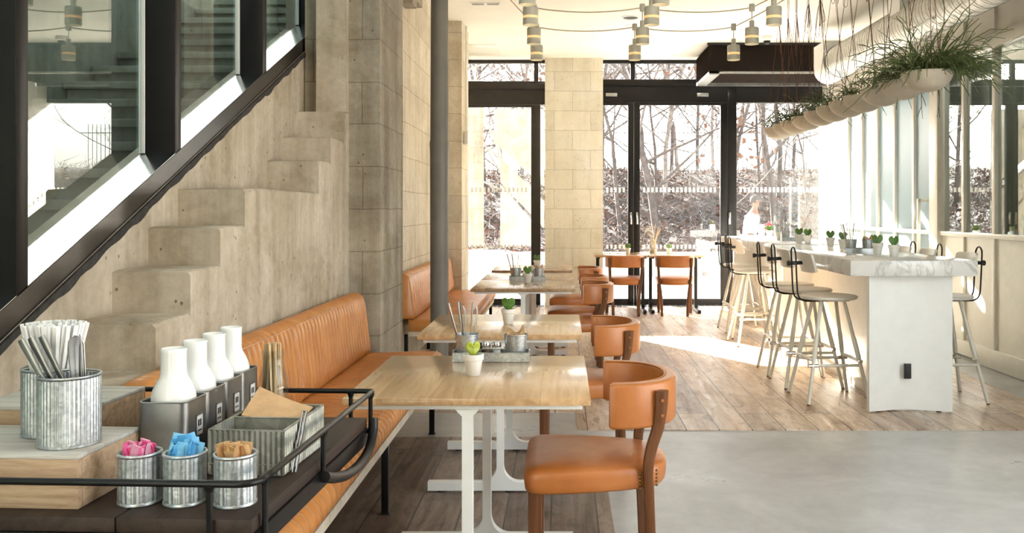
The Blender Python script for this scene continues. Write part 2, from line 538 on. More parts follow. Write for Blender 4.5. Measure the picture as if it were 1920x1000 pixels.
def curtain():
    m = Mat('grey_curtain'); m.set(0.9, 0, 0.1)
    g = m.noise(m.co((1, 9, 0.05)), 4, 3)
    m.col(m.ramp(g, [(0.35, (0.34, 0.36, 0.31)), (0.65, (0.50, 0.52, 0.46))]))
    return m.m
K['curtain'] = curtain()
def polished():
    m = Mat('polished_concrete'); m.set(0.3, 0, 0.5)
    v = m.co()
    n1 = m.noise(v, 1.3, 8, 0.65, 0.5)
    n2 = m.noise(v, 9, 6, 0.7)
    col = m.ramp(n1, [(0.3, (0.40, 0.395, 0.38)), (0.55, (0.52, 0.515, 0.50)), (0.72, (0.62, 0.615, 0.60))])
    m.col(m.mix(0.4, col, m.ramp(n2, [(0.35, (0.7, 0.7, 0.7)), (0.65, (1, 1, 1))]), 'MULTIPLY'))
    m.l(m.ramp(n1, [(0.3, (0.42,) * 3), (0.7, (0.24,) * 3)]), m.p.inputs['Roughness'])
    m.bump(n2, 0.06, 0.004)
    return m.m
K['floor_conc'] = polished()

# ================================================================== THE SETTING
ZC = 3.42
m = M().span(-1.95, 4.4, -4, 12.45, -0.12, -0.003)
struct(m, 'floor', K['floor_conc'], 'polished grey concrete floor of the dining room', 'floor')
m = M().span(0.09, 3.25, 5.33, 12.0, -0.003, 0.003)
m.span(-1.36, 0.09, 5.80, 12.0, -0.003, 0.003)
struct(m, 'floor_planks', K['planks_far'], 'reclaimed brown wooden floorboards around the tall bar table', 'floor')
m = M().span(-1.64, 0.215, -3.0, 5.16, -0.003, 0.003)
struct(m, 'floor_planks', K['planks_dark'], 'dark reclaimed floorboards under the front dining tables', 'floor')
m = M().span(-1.95, 3.75, -3.4, 12.6, ZC, ZC + 0.2)
struct(m, 'ceiling', K['ceiling'], 'cream painted ceiling over the whole room', 'ceiling')

m = M().span(-1.95, 3.75, -3.4, -3.2, 0, ZC).span(3.65, 3.75, -3.2, -1.5, 0, ZC)  # unseen wall added and kept dark to cut light from behind the camera
struct(m, 'wall_front', K['conc_stair'], 'dark wall behind the photographer', 'wall')

# stepped concrete stringer wall on the left
steps = [(1.565, .16), (1.84, .32), (2.115, .48), (2.39, .645), (2.665, .80), (2.94, .96), (3.215, 1.116), (3.495, 1.27), (3.765, 1.431), (4.90, 1.613), (5.16, 1.765), (5.47, 1.953)]
m = M()
rr = random.Random(3)
y_ends = [s[0] for s in steps[1:]] + [6.4]
for (y0, z), y1 in zip(steps, y_ends):
    # each step: block with slightly worn, softened edges
    ny = 6
    prof = []
    x0, x1 = -1.66, -1.36
    rings = []
    for k in range(ny + 1):
        y = y0 + (y1 - y0) * k / ny
        j = lambda a: (rr.random() - .5) * a
        e = 0.012
        zz = z - (0.008 if k == 0 else 0)
        rings.append([V(x0, y, 0), V(x1, y, 0), V(x1, y, zz - e + j(.004)), V(x1 - e * .4, y, zz - e * .4 + j(.004)), V(x1 - e + j(.004), y, zz + j(.003)), V(x0, y, zz)])
    m.loft(rings)
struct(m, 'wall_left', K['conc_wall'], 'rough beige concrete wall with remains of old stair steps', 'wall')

def zl(y): return 1.106 + 0.459 * (y - 2.72)      # slope of the window sill above the steps
m = M().prism([(0.6, 0), (6.4, 0), (6.4, zl(6.4) - 0.09), (0.6, max(0.02, zl(0.6) - 0.09))], -1.95, -1.646, 'x')
struct(m, 'wall_left', K['conc_wall'], 'recessed concrete wall between the stair steps and sloping window', 'wall')
m = M().span(-1.64, -1.163, 5.6, 6.4, 0, ZC)
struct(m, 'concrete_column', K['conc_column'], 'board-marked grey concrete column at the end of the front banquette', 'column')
m = M().span(-1.55, -1.362, 5.53, 5.6, 1.95, ZC)
m.span(-1.95, -1.55, 6.2, 6.4, 2.5, ZC)
struct(m, 'concrete_pier', K['conc_wall'], 'smooth concrete pier standing on the topmost stair step', 'column')
m = M().span(-1.95, -1.36, 6.4, 12.45, 0, ZC)
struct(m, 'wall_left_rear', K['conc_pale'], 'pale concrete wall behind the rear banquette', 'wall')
m = M().span(-1.36, -1.115, 9.72, 10.4, 0, ZC)
struct(m, 'concrete_pier', K['conc_pale'], 'pale concrete pier beside the left glass door', 'column')
m = M().box((-1.31, 7.65, 3.19), (0.1, 0.5, 0.09)).box((-1.31, 7.5, 3.13), (0.1, 0.2, 0.12))
struct(m, 'trim_1', K['conc_column'], 'broken concrete stub high on the pale left wall', 'trim')

# sloping stair window
mull = [-0.611, 0.478, 1.567, 2.656, 3.745, 4.844, 5.93]
for i, y in enumerate(mull):
    m = M().span(-1.80, -1.65, y, y + 0.062, max(0, zl(y) - 0.09), ZC, bev=0.003)
    o = struct(m, 'trim_%d' % (i + 2), K['black_frame'], 'black steel mullion of the sloping stair window, number %d from the camera' % (i + 1), 'window frame')
    o['label'] = ['black window mullion behind the photographer', 'black window mullion beside the photographer', 'black window mullion at the lowest stair step', 'black window mullion above the serving cart', 'black window mullion in the middle of the stair window', 'black window mullion high above the fourth step', 'black window mullion next to the concrete pier'][i]
    m = M().span(-1.80, -1.775, y - 0.012, y - 0.004, max(0, zl(y)), ZC)
    g = m.build('gasket', K['white_metal'], o, label='thin pale gasket strip')
for i in range(len(mull)):
    y0 = mull[i] + 0.062
    y1 = mull[i + 1] if i + 1 < len(mull) else 6.2
    if y0 < 0.4: z0 = z1 = 0.02
    else: z0, z1 = zl(y0), zl(y1)
    m = M()
    m.loft([[V(-1.792, y0, z0), V(-1.792, y1, z1), V(-1.792, y1, ZC), V(-1.792, y0, ZC)], [V(-1.786, y0, z0), V(-1.786, y1, z1), V(-1.786, y1, ZC), V(-1.786, y0, ZC)]])
    struct(m, 'window_%d' % (i + 1), K['glass_stair'], ['stair window pane behind the photographer', 'stair window pane beside the photographer', 'stair window pane left of the frame', 'large stair window pane above the serving cart', 'second stair window pane above the long step', 'narrow stair window pane near the concrete pier', 'stair window pane hidden by the pier'][i], 'window')
m = M().prism([(0.7, zl(.7) - .095), (6.2, zl(6.2) - .095), (6.2, zl(6.2) - .004), (0.7, zl(.7) - .004)], -1.80, -1.648, 'x')
struct(m, 'trim_9', K['bronze_frame'], 'sloping dark steel sill under the stair window', 'window sill')
m = M().prism([(0.7, zl(.7) - .0035), (6.2, zl(6.2) - .0035), (6.2, zl(6.2)), (0.7, zl(.7))], -1.785, -1.650, 'x')
struct(m, 'trim_18', K['sill'], 'bright polished top of the sloping window sill', 'window sill')
m = M()
ys = [0.9 + 5.3 * i / 160 for i in range(161)]
m.loft([[V(-1.66, y, zl(y) - .09), V(-1.636, y, zl(y) - .092), V(-1.636, y, zl(y) - .115 - .03 * abs(noise.noise(V(y * 6, 3, 1)))), V(-1.66, y, zl(y) - .13)] for y in ys])
struct(m, 'trim_10', K['sealant'], 'ragged dark sealant line below the sloping sill', 'trim')

# stair and dark wall beyond the stair window
m = M()
for i in range(26):
    y = 1.0 + i * 0.36
    z = zl(y) - 0.42
    if z > 0.05: m.span(-3.4, -1.97, y, y + 0.37, -0.05, z - .05).span(-3.4, -1.96, y - .05, y + 0.36, z - .05, z, bev=0.006)
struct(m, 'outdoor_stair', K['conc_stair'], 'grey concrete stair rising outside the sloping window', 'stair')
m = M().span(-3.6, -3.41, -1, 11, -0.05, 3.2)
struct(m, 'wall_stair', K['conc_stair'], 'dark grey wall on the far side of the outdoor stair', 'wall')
m = M().span(-12.5, -10, 16.2, 26, -0.05, 14)  # invented unseen block, added to stop direct sun through the stair window
struct(m, 'sun_block_building', K['conc_stair'], 'made-up building out of view, added to keep sun off the stair window', 'building')

# back wall: column, transoms, doors
YB = 12.3
m = M().span(-0.244, 0.555, YB - 0.2, YB + 0.25, -0.003, ZC)
struct(m, 'concrete_column', K['conc_back'], 'cream concrete column between the two glazed door bays', 'column')
for n, (x0, x1, zb0, zb1, zh, xm) in enumerate([(-1.36, -0.244, 3.01, 3.12, 2.795, -0.37), (0.555, 3.62, 3.05, 3.145, 2.825, 0.977)]):
    km = K['grey_frame'] if n == 0 else K['black_frame']
    side = ['left', 'right'][n]
    m = M().span(x0, x1, YB - 0.06, YB + 0.08, zb0, zb1, bev=0.004)
    m.span(x0, x1, YB - 0.03, YB + 0.08, zh, zb0 - 0.006)
    m.span(xm - .03, xm + .03, YB - 0.03, YB + 0.05, zb1, ZC)
    m.span(x0, x1, YB - 0.03, YB + 0.05, ZC - 0.045, ZC)
    struct(m, 'trim_%d' % (11 + n), km, 'dark steel transom beam above the %s glazed doors' % side, 'window frame')
    m = M().span(x0, xm - .03, YB + .005, YB + .011, zb1, ZC - .045)
    m.span(xm + .03, x1, YB + .005, YB + .011, zb1, ZC - .045)
    struct(m, 'window_%d' % (8 + n), K['glass'], 'transom glass above the %s glazed doors' % side, 'window')

def ticks(x0, x1, z, h, y):
    m = M()
    n = int((x1 - x0) / 0.058)
    for i in range(n):
        x = x0 + 0.03 + i * 0.058
        m.span(x, x + 0.028, y - 0.002, y, z, z + h)
    return m
def door(name, label, x0, x1, zh, sl, sr, mat, handle=None):
    """glazed leaf with stiles of width sl and sr"""
    root = thing(name, label, 'glass door', (x0, YB, 0))
    root['kind'] = 'structure'
    W = x1 - x0
    m = M()
    if sl: m.span(0, sl, -0.035, 0.035, 0.0, zh, bev=0.004)
    if sr: m.span(W - sr, W, -0.035, 0.035, 0.0, zh, bev=0.004)
    m.span(sl, W - sr, -0.03, 0.03, 0, 0.085)
    m.span(sl, W - sr, -0.03, 0.03, zh - 0.03, zh)
    m.build('door_frame', mat, root)
    M().span(sl, W - sr, 0.0, 0.006, 0.085, zh - 0.03).build('pane', K['glass'], root)
    t = ticks(sl + .02, W - sr - .02, 1.575, 0.065, -0.001)
    t.build('safety_marking', K['decal'], root, label='row of short white stripes on the glass')
    ticks(sl + .02, W - sr - .02, 0.785, 0.055, -0.001).build('safety_marking', K['decal'], root, label='lower row of short white stripes on the glass')
    if handle is not None:
        h = M().box((handle, -0.045, 1.21), (0.028, 0.02, 0.17), bev=0.004).box((handle, -0.036, 1.15), (0.012, 0.02, 0.012)).box((handle, -0.036, 1.27), (0.012, 0.02, 0.012))
        h.build('handle', K['chrome'], root, label='flat silver pull handle')
    return root
door('door_1', 'grey framed glass door left of the cream column', -1.36, -0.31, 2.79, 0.03, 0.13, K['grey_frame'])
m = M().span(-0.305, -0.25, YB, YB + .006, 0.02, 2.79)
struct(m, 'window_10', K['glass'], 'narrow glass strip left of the cream column', 'window')
door('door_2', 'black framed glass door beside the cream column', 0.56, 0.992, 2.82, 0.0, 0.08, K['black_frame'], 0.39)
door('door_3', 'wide black framed glass door behind the window tables', 0.996, 2.30, 2.82, 0.08, 0.10, K['black_frame'], 0.04)
door('door_4', 'fixed glass bay behind the tall bar tables', 2.305, 3.62, 3.04, 0.12, 0.0, K['black_frame'], 0.02)
m = M()
for i in range(60):
    x = -1.3 + i * 0.082
    if not (-0.26 < x < 0.57): m.span(x, x + 0.06, 12.02, 12.22, -0.004, 0.004)
struct(m, 'trim_13', K['grey_frame'], 'long floor grille in front of the glass doors', 'floor grille')
for x, lab in ((0.68, 'narrow'), (1.95, 'wide')):
    m = M().box((x, YB - 0.045, 2.93), (0.16, 0.03, 0.05), bev=0.004)
    tag(m.build('door_closer_plate', K['steel']), 'small silver plate on the beam above the %s black glass door' % lab, 'plate')

# dark air curtain box above the doors
t = thing('air_curtain', 'long dark air curtain box below the ceiling above the bar end', 'air curtain', (1.83, 11.0, 3.0))
M().span(0, 1.77, 0, 1.05, 0.06, 0.39, bev=0.004).build('housing', K['box'], t)
m = M().span(0, 1.77, 0, 0.025, 0.035, 0.06).span(0, 0.13, 0, 1.05, 0.02, 0.06).span(0.13, 1.77, 0.99, 1.05, 0.02, 0.06)
m.build('outlet_frame', K['steel'], t, label='silver outlet frame on the underside')
M().span(-0.02, 1.79, -0.01, 0.02, 0.39, 0.415).build('mounting_rail', K['black'], t)

# right partition wall
XR = 3.6
m = M()
m.span(XR + .02, XR + .09, 3.7, 8.4, 0.16, 1.09)
m.span(XR + .02, XR + .09, 3.7, 12.45, 2.80, ZC)
m.span(XR + .02, XR + .09, 11.15, 12.45, 0, 2.8)
struct(m, 'wall_right', K['white_warm'], 'cream panelled partition wall along the bar', 'wall')
m = M().span(XR - .015, XR + .09, 3.7, 12.4, 0, 0.16, bev=0.004)
struct(m, 'baseboard_right', K['white_warm'], 'broad cream base rail of the partition wall', 'baseboard')
m = M().span(XR - .01, XR + .09, 3.7, 11.15, 1.09, 1.13, bev=0.004)
struct(m, 'trim_14', K['white_warm'], 'cream middle rail of the partition wall', 'trim')
m = M().span(XR - .02, XR + .09, 3.7, 11.15, 2.69, 2.80, bev=0.004)
struct(m, 'trim_15', K['white_warm'], 'cream upper rail of the partition wall', 'trim')
near = [8.49 - 0.565 * i for i in range(1, 9)]
far = [9.05, 9.57, 10.09, 10.61, 11.13]
m = M()
for y in near + far:
    m.span(XR, XR + .07, y - .025, y + .025, 0.16, 2.69, bev=0.004)
for y in near[:12] + [8.49]: m.span(XR, XR + .04, y - .02, y + .02, 2.80, ZC)
struct(m, 'trim_16', K['white_warm'], 'slim cream mullions of the partition wall', 'trim')
m = M().span(XR - .03, XR + .09, 8.39, 8.58, 0.0, 2.80, bev=0.006)
struct(m, 'trim_17', K['white_warm'], 'broad cream post between clear and frosted partition panes', 'trim')
ws = [8.39] + [y for y in near]
wn = 11
pl = ['next to the broad post', 'second from the broad post', 'third from the broad post', 'fourth from the broad post', 'fifth from the broad post', 'sixth from the broad post', 'seventh from the broad post', 'eighth from the broad post', 'ninth from the broad post', 'tenth from the broad post']
for a, b in zip(ws[:-1], ws[1:]):
    m = M().span(XR + .03, XR + .036, b + .025, a - .025, 1.13, 2.69)
    struct(m, 'window_%d' % wn, K['glass_side'], 'clear partition pane ' + pl[wn - 11], 'window')
    wn += 1
fs = [8.58] + far
for i, (a, b) in enumerate(zip(fs[:-1], fs[1:])):
    m = M().span(XR + .03, XR + .036, a + .025, b - .025, 1.13, 2.69)
    struct(m, 'window_%d' % wn, K['frost'], ['frosted pane beside the pull handle', 'second frosted pane beyond the pull handle', 'third frosted pane beyond the pull handle', 'fourth frosted pane beyond the pull handle', 'last frosted pane near the glass bay'][i], 'window')
    wn += 1
    m = M().span(XR + .03, XR + .036, a + .025, b - .025, 0.16, 1.09)
    struct(m, 'window_%d' % wn, K['frost'], ['low frosted panel below the pull handle', 'second low frosted panel beyond the pull handle', 'third low frosted panel beyond the pull handle', 'fourth low frosted panel beyond the pull handle', 'last low frosted panel near the glass bay'][i], 'window')
    wn += 1
t = thing('pull_handle', 'square cream pull handle on the frosted partition door', 'door handle', (XR - .0, 8.75, 1.0))
M().box((-0.06, 0, 0.16), (0.03, 0.03, 0.56), bev=0.004).box((-0.02, 0, 0.425), (0.09, 0.03, 0.03), bev=0.004).box((-0.02, 0, -0.105), (0.09, 0.03, 0.03), bev=0.004).build('grip', K['white_warm'], t)
m = M()
ys = [3.85 + 4.65 * i / 300 for i in range(301)]
m.loft([[V(4.15 + .03 * math.sin(y * 42), y, 0.0), V(4.17 + .03 * math.sin(y * 42), y, 0.0), V(4.17 + .03 * math.sin(y * 42), y, ZC), V(4.15 + .03 * math.sin(y * 42), y, ZC)] for y in ys])
tag(m.build('curtain', K['curtain'], ang=80), 'grey green curtain hanging behind the clear partition panes', 'curtain')
m = M().span(4.22, 4.4, 3.7, 8.7, 0, 2.2).span(XR + .09, 4.4, 8.55, 8.65, 0, ZC).span(XR + .09, 4.4, 3.7, 3.8, 0, ZC)
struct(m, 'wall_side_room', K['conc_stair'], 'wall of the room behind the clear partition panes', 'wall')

# ------------------------------------------------------------------ ceiling fittings
t = thing('air_duct', 'pale spiral air duct running below the ceiling beside the partition', 'air duct', (3.09, 0, 2.98))
m = M()
n = 40
rings = []
k = 0
y = 2.0
prof = []
while y < 9.8:
    prof += [(0.18, y), (0.18, y + 0.1235), (0.1825, y + 0.1255), (0.1825, y + 0.1285), (0.18, y + 0.13)]
    y += 0.13
prof.append((0.18, 9.8))
m.lathe(prof, n=n, axis='y')
m.build('duct_pipe', K['duct'], t, ang=20)
hel = [V(.1808 * math.cos(2 * PI * i / 24), 2.0 + .13 * i / 24, .1808 * math.sin(2 * PI * i / 24)) for i in range(24 * 60)]
M().tube(hel, .0022, 5).build('spiral_seam', K['steel_dark'], t, label='thin dark spiral seam')
m = M()
m.lathe([(0.186, 9.74), (0.190, 9.76), (0.190, 9.80), (0.183, 9.82)], n=40, axis='y')
m.build('end_collar', K['steel_dark'], t)
m = M()
pr = []
for i in range(13):
    a = PI + PI * i / 12
    pr.append((0.165 * math.cos(a), 0.165 * math.sin(a) * 0.95 - 0.03))
m.prism([(0.165, 0.24)] + [(-0.165, 0.24)] + pr, 9.82, 10.25, 'y')
m.build('end_elbow', K['white_metal'], t, label='white elbow box at the far end of the duct')
M().span(-0.15, 0.15, 6.95, 7.35, 0.05, 0.44).build('branch_collar', K['post'], t, label='grey square branch up to the ceiling')
M().span(-0.16, -0.08, 7.65, 7.9, 0.02, 0.44).build('hanger_bracket', K['white_metal'], t, label='white hanger plate beside the duct')
m = M().tube([(-0.14, 7.0, -0.12), (-0.135, 7.5, -0.125)], 0.012, 6)
m.build('sensor_strip', K['white_metal'], t)

t = thing('downlight', 'round black recessed downlight in the ceiling between lamp rows', 'downlight', (0.60, 7.6, ZC - .001))
t.location = ((1182 - CX) / F * 9.55, 9.55, ZC)
m = M().lathe([(0.105, 0.0), (0.105, -0.006), (0.085, -0.008), (0.08, -0.002)], n=32); m.build('rim', K['white_metal'], t)
M().lathe([(0.0, -0.004), (0.083, -0.004), (0.083, -0.0035), (0, -0.0035)], n=32).build('baffle', K['black'], t)
m = M().lathe([(0.0, -0.008), (0.03, -0.008), (0.035, 0)], n=20)
tag(m.build('smoke_detector', K['white_metal'], loc=((1180 - CX) / F * 9.9, 9.95, ZC)), 'tiny round disc on the ceiling beyond the downlight', 'detector')
t = thing('security_camera', 'small white dome camera on the ceiling near the dark box', 'security camera', ((1438 - CX) / F * 10.6, 10.6, ZC))
M().lathe([(0, 0), (0.07, 0), (0.068, -0.045), (0.05, -0.055), (0, -0.055)], n=24).build('housing', K['white_metal'], t)
M().lathe([(0.042, -0.055), (0.038, -0.08), (0.022, -0.095), (0, -0.1)], n=24).build('dome', K['black'], t)
t = thing('ceiling_vent', 'slim grey slot vent in the ceiling at upper left', 'vent', (-0.78, 8.9, ZC))
M().box((0, 0, -.004), (0.30, 0.09, .008)).build('frame', K['white_metal'], t)
M().box((-0.075, 0, -.009), (0.12, 0.055, .004)).build('slot', K['post'], t)
M().box((0.075, 0, -.009), (0.12, 0.055, .004)).build('slot', K['post'], t)
m = M().box((0, 0, -.004), (0.42, 0.75, .008), bev=.003)
tag(m.build('ceiling_access_panel', K['white_warm'], loc=(-1.05, 11.5, ZC)), 'square flush panel in the ceiling above the left glass door', 'panel')
t = thing('junction_box', 'cream electrical box on the pale pier with conduit', 'electrical box', (-1.112, 9.95, 2.14))
M().box((0.025, 0, 0), (0.05, 0.16, 0.15), bev=.008).build('box_body', K['white_warm'], t)
M().tube([(0.02, 0.02, 0.07), (0.02, 0.02, 1.27)], 0.011, 8).build('conduit', K['white_warm'], t)

# steel post
m = M()
m.lathe([(0.062, 0.0), (0.064, 0.5), (0.066, 1.75), (0.069, 1.80), (0.064, 1.83), (0.062, 2.3), (0.058, ZC)], n=36, c=(-0.868, 6.2, 0))
tag(m.build('steel_post', K['post']), 'grey painted round steel post in front of the rear banquette', 'post', kind='structure')

# ================================================================== OUTDOORS
m = M().span(-60, 70, -60, 120, -0.3, -0.13)
pale = plain('pale_terrace', (0.62, 0.58, 0.52), 0.8, var=0.1, scale=1)
struct(m, 'ground', pale, 'pale paved terrace outside the doors', 'ground')
mh = Mat('leaf_litter'); mh.set(0.9)
v = mh.co()
n1 = mh.noise(v, 3.0, 8, 0.75)
n2 = mh.noise(v, 0.5, 4)
mh.col(mh.mix(mh.ramp(n2, [(0.4, (0, 0, 0)), (0.6, (1, 1, 1))]), mh.ramp(n1, [(0.3, (0.04, 0.028, 0.024)), (0.6, (0.12, 0.085, 0.065)), (0.75, (0.2, 0.155, 0.13))]), mh.ramp(n1, [(0.3, (0.035, 0.03, 0.028)), (0.65, (0.10, 0.08, 0.075))])))
mh.bump(n1, 1.0, 0.1)
def hz(x, y):
    t = max(0, min(1, (y - 20.6) / 10.0))
    t = t * t * (3 - 2 * t)
    return -0.1 + 0.35 * min(1, max(0, (y - 20.2) / 0.8)) + 2.3 * t + max(0, y - 30) * 0.05 + 0.25 * noise.noise(V(x * .4, y * .4, 0)) * min(1, max(0, (y - 20.3)))
m = M()
m.loft([[V(-30 + 70 * j / 90, 20.2 + 34 * i / 60, hz(-30 + 70 * j / 90, 20.2 + 34 * i / 60)) for j in range(91)] for i in range(61)], cap0=False, cap1=False, close=False)
struct(m, 'hill', mh.m, 'leaf covered bank rising behind the terrace', 'hill', ang=180)
m = M().span(-30, 40, 19.8, 20.1, -0.13, 0.36)
struct(m, 'terrace_curb', K['white_warm'], 'low pale kerb wall at the foot of the bank', 'kerb')

bark = plain('grey_bark', (0.10, 0.08, 0.073), 0.9, var=0.3, scale=8, bump=0.3)
bark2 = plain('pale_bark', (0.30, 0.265, 0.24), 0.9, var=0.25, scale=8, bump=0.3)
rust = plain('rust_beech_leaf', (0.17, 0.075, 0.043), 0.8, var=0.3, scale=3, bump=0)
yellow = plain('yellow_leaf', (0.34, 0.30, 0.08), 0.8, var=0.2, scale=3, bump=0)
twigm = plain('dry_twigs', (0.10, 0.076, 0.072), 0.9, var=0.35, scale=4, bump=0)
tipm = plain('fine_twigs', (0.17, 0.135, 0.128), 0.9, var=0.25, scale=2, bump=0)

def branch(mm, p, d, L, r, depth, rnd, tips, fine):
    pts = [Vector(p)]
    k = 5
    d = Vector(d).normalized()
    for i in range(k):
        d = (d + V(rnd.uniform(-.2, .2), rnd.uniform(-.2, .2), rnd.uniform(-.06, .2))).normalized()
        pts.append(pts[-1] + d * L / k)
    tgt = mm if depth > 1 else fine
    tgt.tube(pts, [r * (1 - .13 * i) for i in range(k + 1)], 6 if depth > 2 else 3, caps=False)
    if depth == 0:
        tips.append(pts[-1])
        tips.append(pts[2])
        return
    nb = {4: 9, 3: 6, 2: 5, 1: 4}.get(depth, 3)
    for i in range(nb):
        t = rnd.uniform(0.22, 1.0) if depth < 4 else rnd.uniform(0.15, 1.0)
        idx = min(k - 1, int(t * k))
        q = pts[idx].lerp(pts[idx + 1], t * k - idx)
        a = rnd.uniform(0, 2 * PI)
        up = rnd.uniform(0.1, 0.75)
        nd = V(math.cos(a), math.sin(a) * .6, up)
        branch(mm, q, nd, L * rnd.uniform(0.36, 0.6), r * 0.42, depth - 1, rnd, tips, fine)

def tree(x, y, h, r, seed, label, leaf=None, mat=None, depth=4, lean=0, nl=260):
    rnd = random.Random(seed)
    t = thing('bare_tree', label, 'tree', (x, y, hz(x, y) - 0.1), group='bare trees on the bank')
    mm, fine, tips = M(), M(), []
    branch(mm, (0, 0, 0), (lean, 0, 1), h, r * .66, depth, rnd, tips, fine)
    mm.build('trunk', mat or bark, t, ang=180)
    fine.build('twigs', tipm, t, ang=180)
    if leaf:
        q = M()
        for i in range(nl):
            p = rnd.choice(tips) + V(rnd.gauss(0, .15), rnd.gauss(0, .15), rnd.gauss(0, .15))
            s = rnd.uniform(.04, .09)
            a = Matrix.Rotation(rnd.uniform(0, 6), 3, V(rnd.random() - .5, rnd.random() - .5, rnd.random() - .5).normalized())
            q.loft([[p + a @ V(-s, -s * .6, 0), p + a @ V(s, -s * .6, .01)], [p + a @ V(-s * .7, s * .6, .01), p + a @ V(s * .7, s * .6, 0)]], False, False, close=False)
        q.build('dry_leaves', leaf, t, ang=180)
    return t
specs = [(2.45, 22.5, 7.5, .16, 1, 'thick grey trunk behind the middle of the wide glass door', None, bark),
 (3.85, 21.6, 6.0, .06, 2, 'slim pale tree right of the thick trunk, behind the wide glass door', rust, bark2),
 (1.55, 23.4, 6.5, .09, 3, 'forked bare tree behind the narrow glass door', None, bark),
 (5.55, 23.0, 7.2, .12, 4, 'rust leaved beech behind the fixed glass bay, left of the jogger path', rust, bark),
 (4.75, 25.5, 6.6, .10, 5, 'yellow leaved tree by the right stile of the wide glass door', yellow, bark),
 (7.3, 22.0, 6.8, .10, 6, 'bare tree near the right edge of the glass bay', rust, bark),
 (-1.3, 23.0, 6.5, .09, 7, 'bare tree behind the left glass door', None, bark2),
 (-2.4, 25.0, 7.0, .13, 8, 'larger bare tree far left behind the left glass door', rust, bark),
 (3.1, 26.5, 7.4, .12, 9, 'bare tree on the fence line behind the wide glass door', None, bark2),
 (6.5, 26.5, 7.8, .13, 10, 'tall bare tree on the fence line behind the glass bay', rust, bark),
 (0.6, 27.0, 7.6, .13, 11, 'bare tree hidden partly by the cream column', None, bark)]
for a in specs: tree(*a[:7] if False else a[:4], a[4], a[5], leaf=a[6], mat=a[7])
for i in range(9):
    x = -3 + i * 1.5
    tree(x, 31 + (i % 3) * 1.7, 8.0, .12, 40 + i, 'distant bare tree beyond the picket fence', leaf=rust if i % 3 == 1 else None, mat=bark2 if i % 2 else bark)

protos = [o for o in C.objects if o.name.startswith('bare_tree')]
rt = random.Random(77)
for i in range(20):
    src = protos[rt.choice((0, 2, 3, 6, 8, 9, 10))]
    x = -4.5 + i * .72 + rt.uniform(-.3, .3)
    y = rt.uniform(24.5, 34)
    x *= y / 27
    o = copy(src, (x, y, hz(x, y) - .1), rt.uniform(0, 6.28), 'slender bare tree in the thicket on the bank', 'bare trees of the thicket')
    s = rt.uniform(.6, .95)
    o.scale = (s, s, s * rt.uniform(.9, 1.2))

# tangled undergrowth and fence on the bank
m = M()
rn = random.Random(5)
for i in range(5200):
    y = rn.uniform(20.3, 31)
    x = rn.uniform(-6, 11) * y / 24
    z = hz(x, y)
    L = rn.uniform(.3, 1.1)
    a = rn.uniform(0, 2 * PI)
    b = rn.uniform(.1, 1.3)
    d = V(math.cos(a) * math.cos(b), math.sin(a) * math.cos(b), math.sin(b))
    c = V(rn.uniform(-.3, .3), rn.uniform(-.3, .3), rn.uniform(-.5, -.1)) * L
    p = V(x, y, z - .02)
    m.tube([p, p + d * L * .5, p + d * L + c], [.010, .008, .004], 3, caps=False)
tag(m.build('undergrowth', twigm, ang=180), 'tangle of dry stems and brambles covering the bank', 'undergrowth', kind='stuff')
m = M()
for i in range(5200):
    y = rn.uniform(20.3, 31)
    x = rn.uniform(-6, 11) * y / 24
    p = V(x, y, hz(x, y) + rn.uniform(0, .12))
    s = rn.uniform(.03, .075)
    a = Matrix.Rotation(rn.uniform(0, 6), 3, V(rn.random() - .5, rn.random() - .5, rn.random() - .5).normalized())
    m.loft([[p + a @ V(-s, -s * .6, 0), p + a @ V(s, -s * .6, .01)], [p + a @ V(-s * .7, s * .6, .01), p + a @ V(s * .7, s * .6, 0)]], False, False, close=False)
tag(m.build('fallen_leaves', rust, ang=180), 'carpet of fallen brown leaves on the bank', 'leaves', kind='stuff')
t = thing('picket_fence', 'thin dark picket fence along the top of the bank', 'fence', (0, 30.2, 2.5))
m = M()
for i in range(130):
    x = -6 + i * 0.145
    m.tube([(x, 0, -.6), (x, 0, 1.75)], .012, 4)
pk = m.build('picket', bark, t, kind='stuff')
M().tube([(-6, 0, .15), (13, 0, .15)], .018, 4).tube([(-6, 0, 1.45), (13, 0, 1.45)], .018, 4).build('rail', bark, t)
for i, (x, y, hh, lab) in enumerate([(3.15, 19.3, .62, 'short grey wooden post outside the middle of the wide glass door'), (4.15, 19.3, .5, 'broad grey stump outside the right side of the wide glass door'), (4.55, 19.3, .42, 'low grey post next to the broad stump outside')]):
    m = M().lathe([(.085, 0), (.08, hh * .5), (.08, hh), (.06, hh + .01)], n=12)
    tag(m.build('wooden_post', bark2, loc=(x, y, -.13)), lab, 'post')
    bpy.context.view_layer.update()
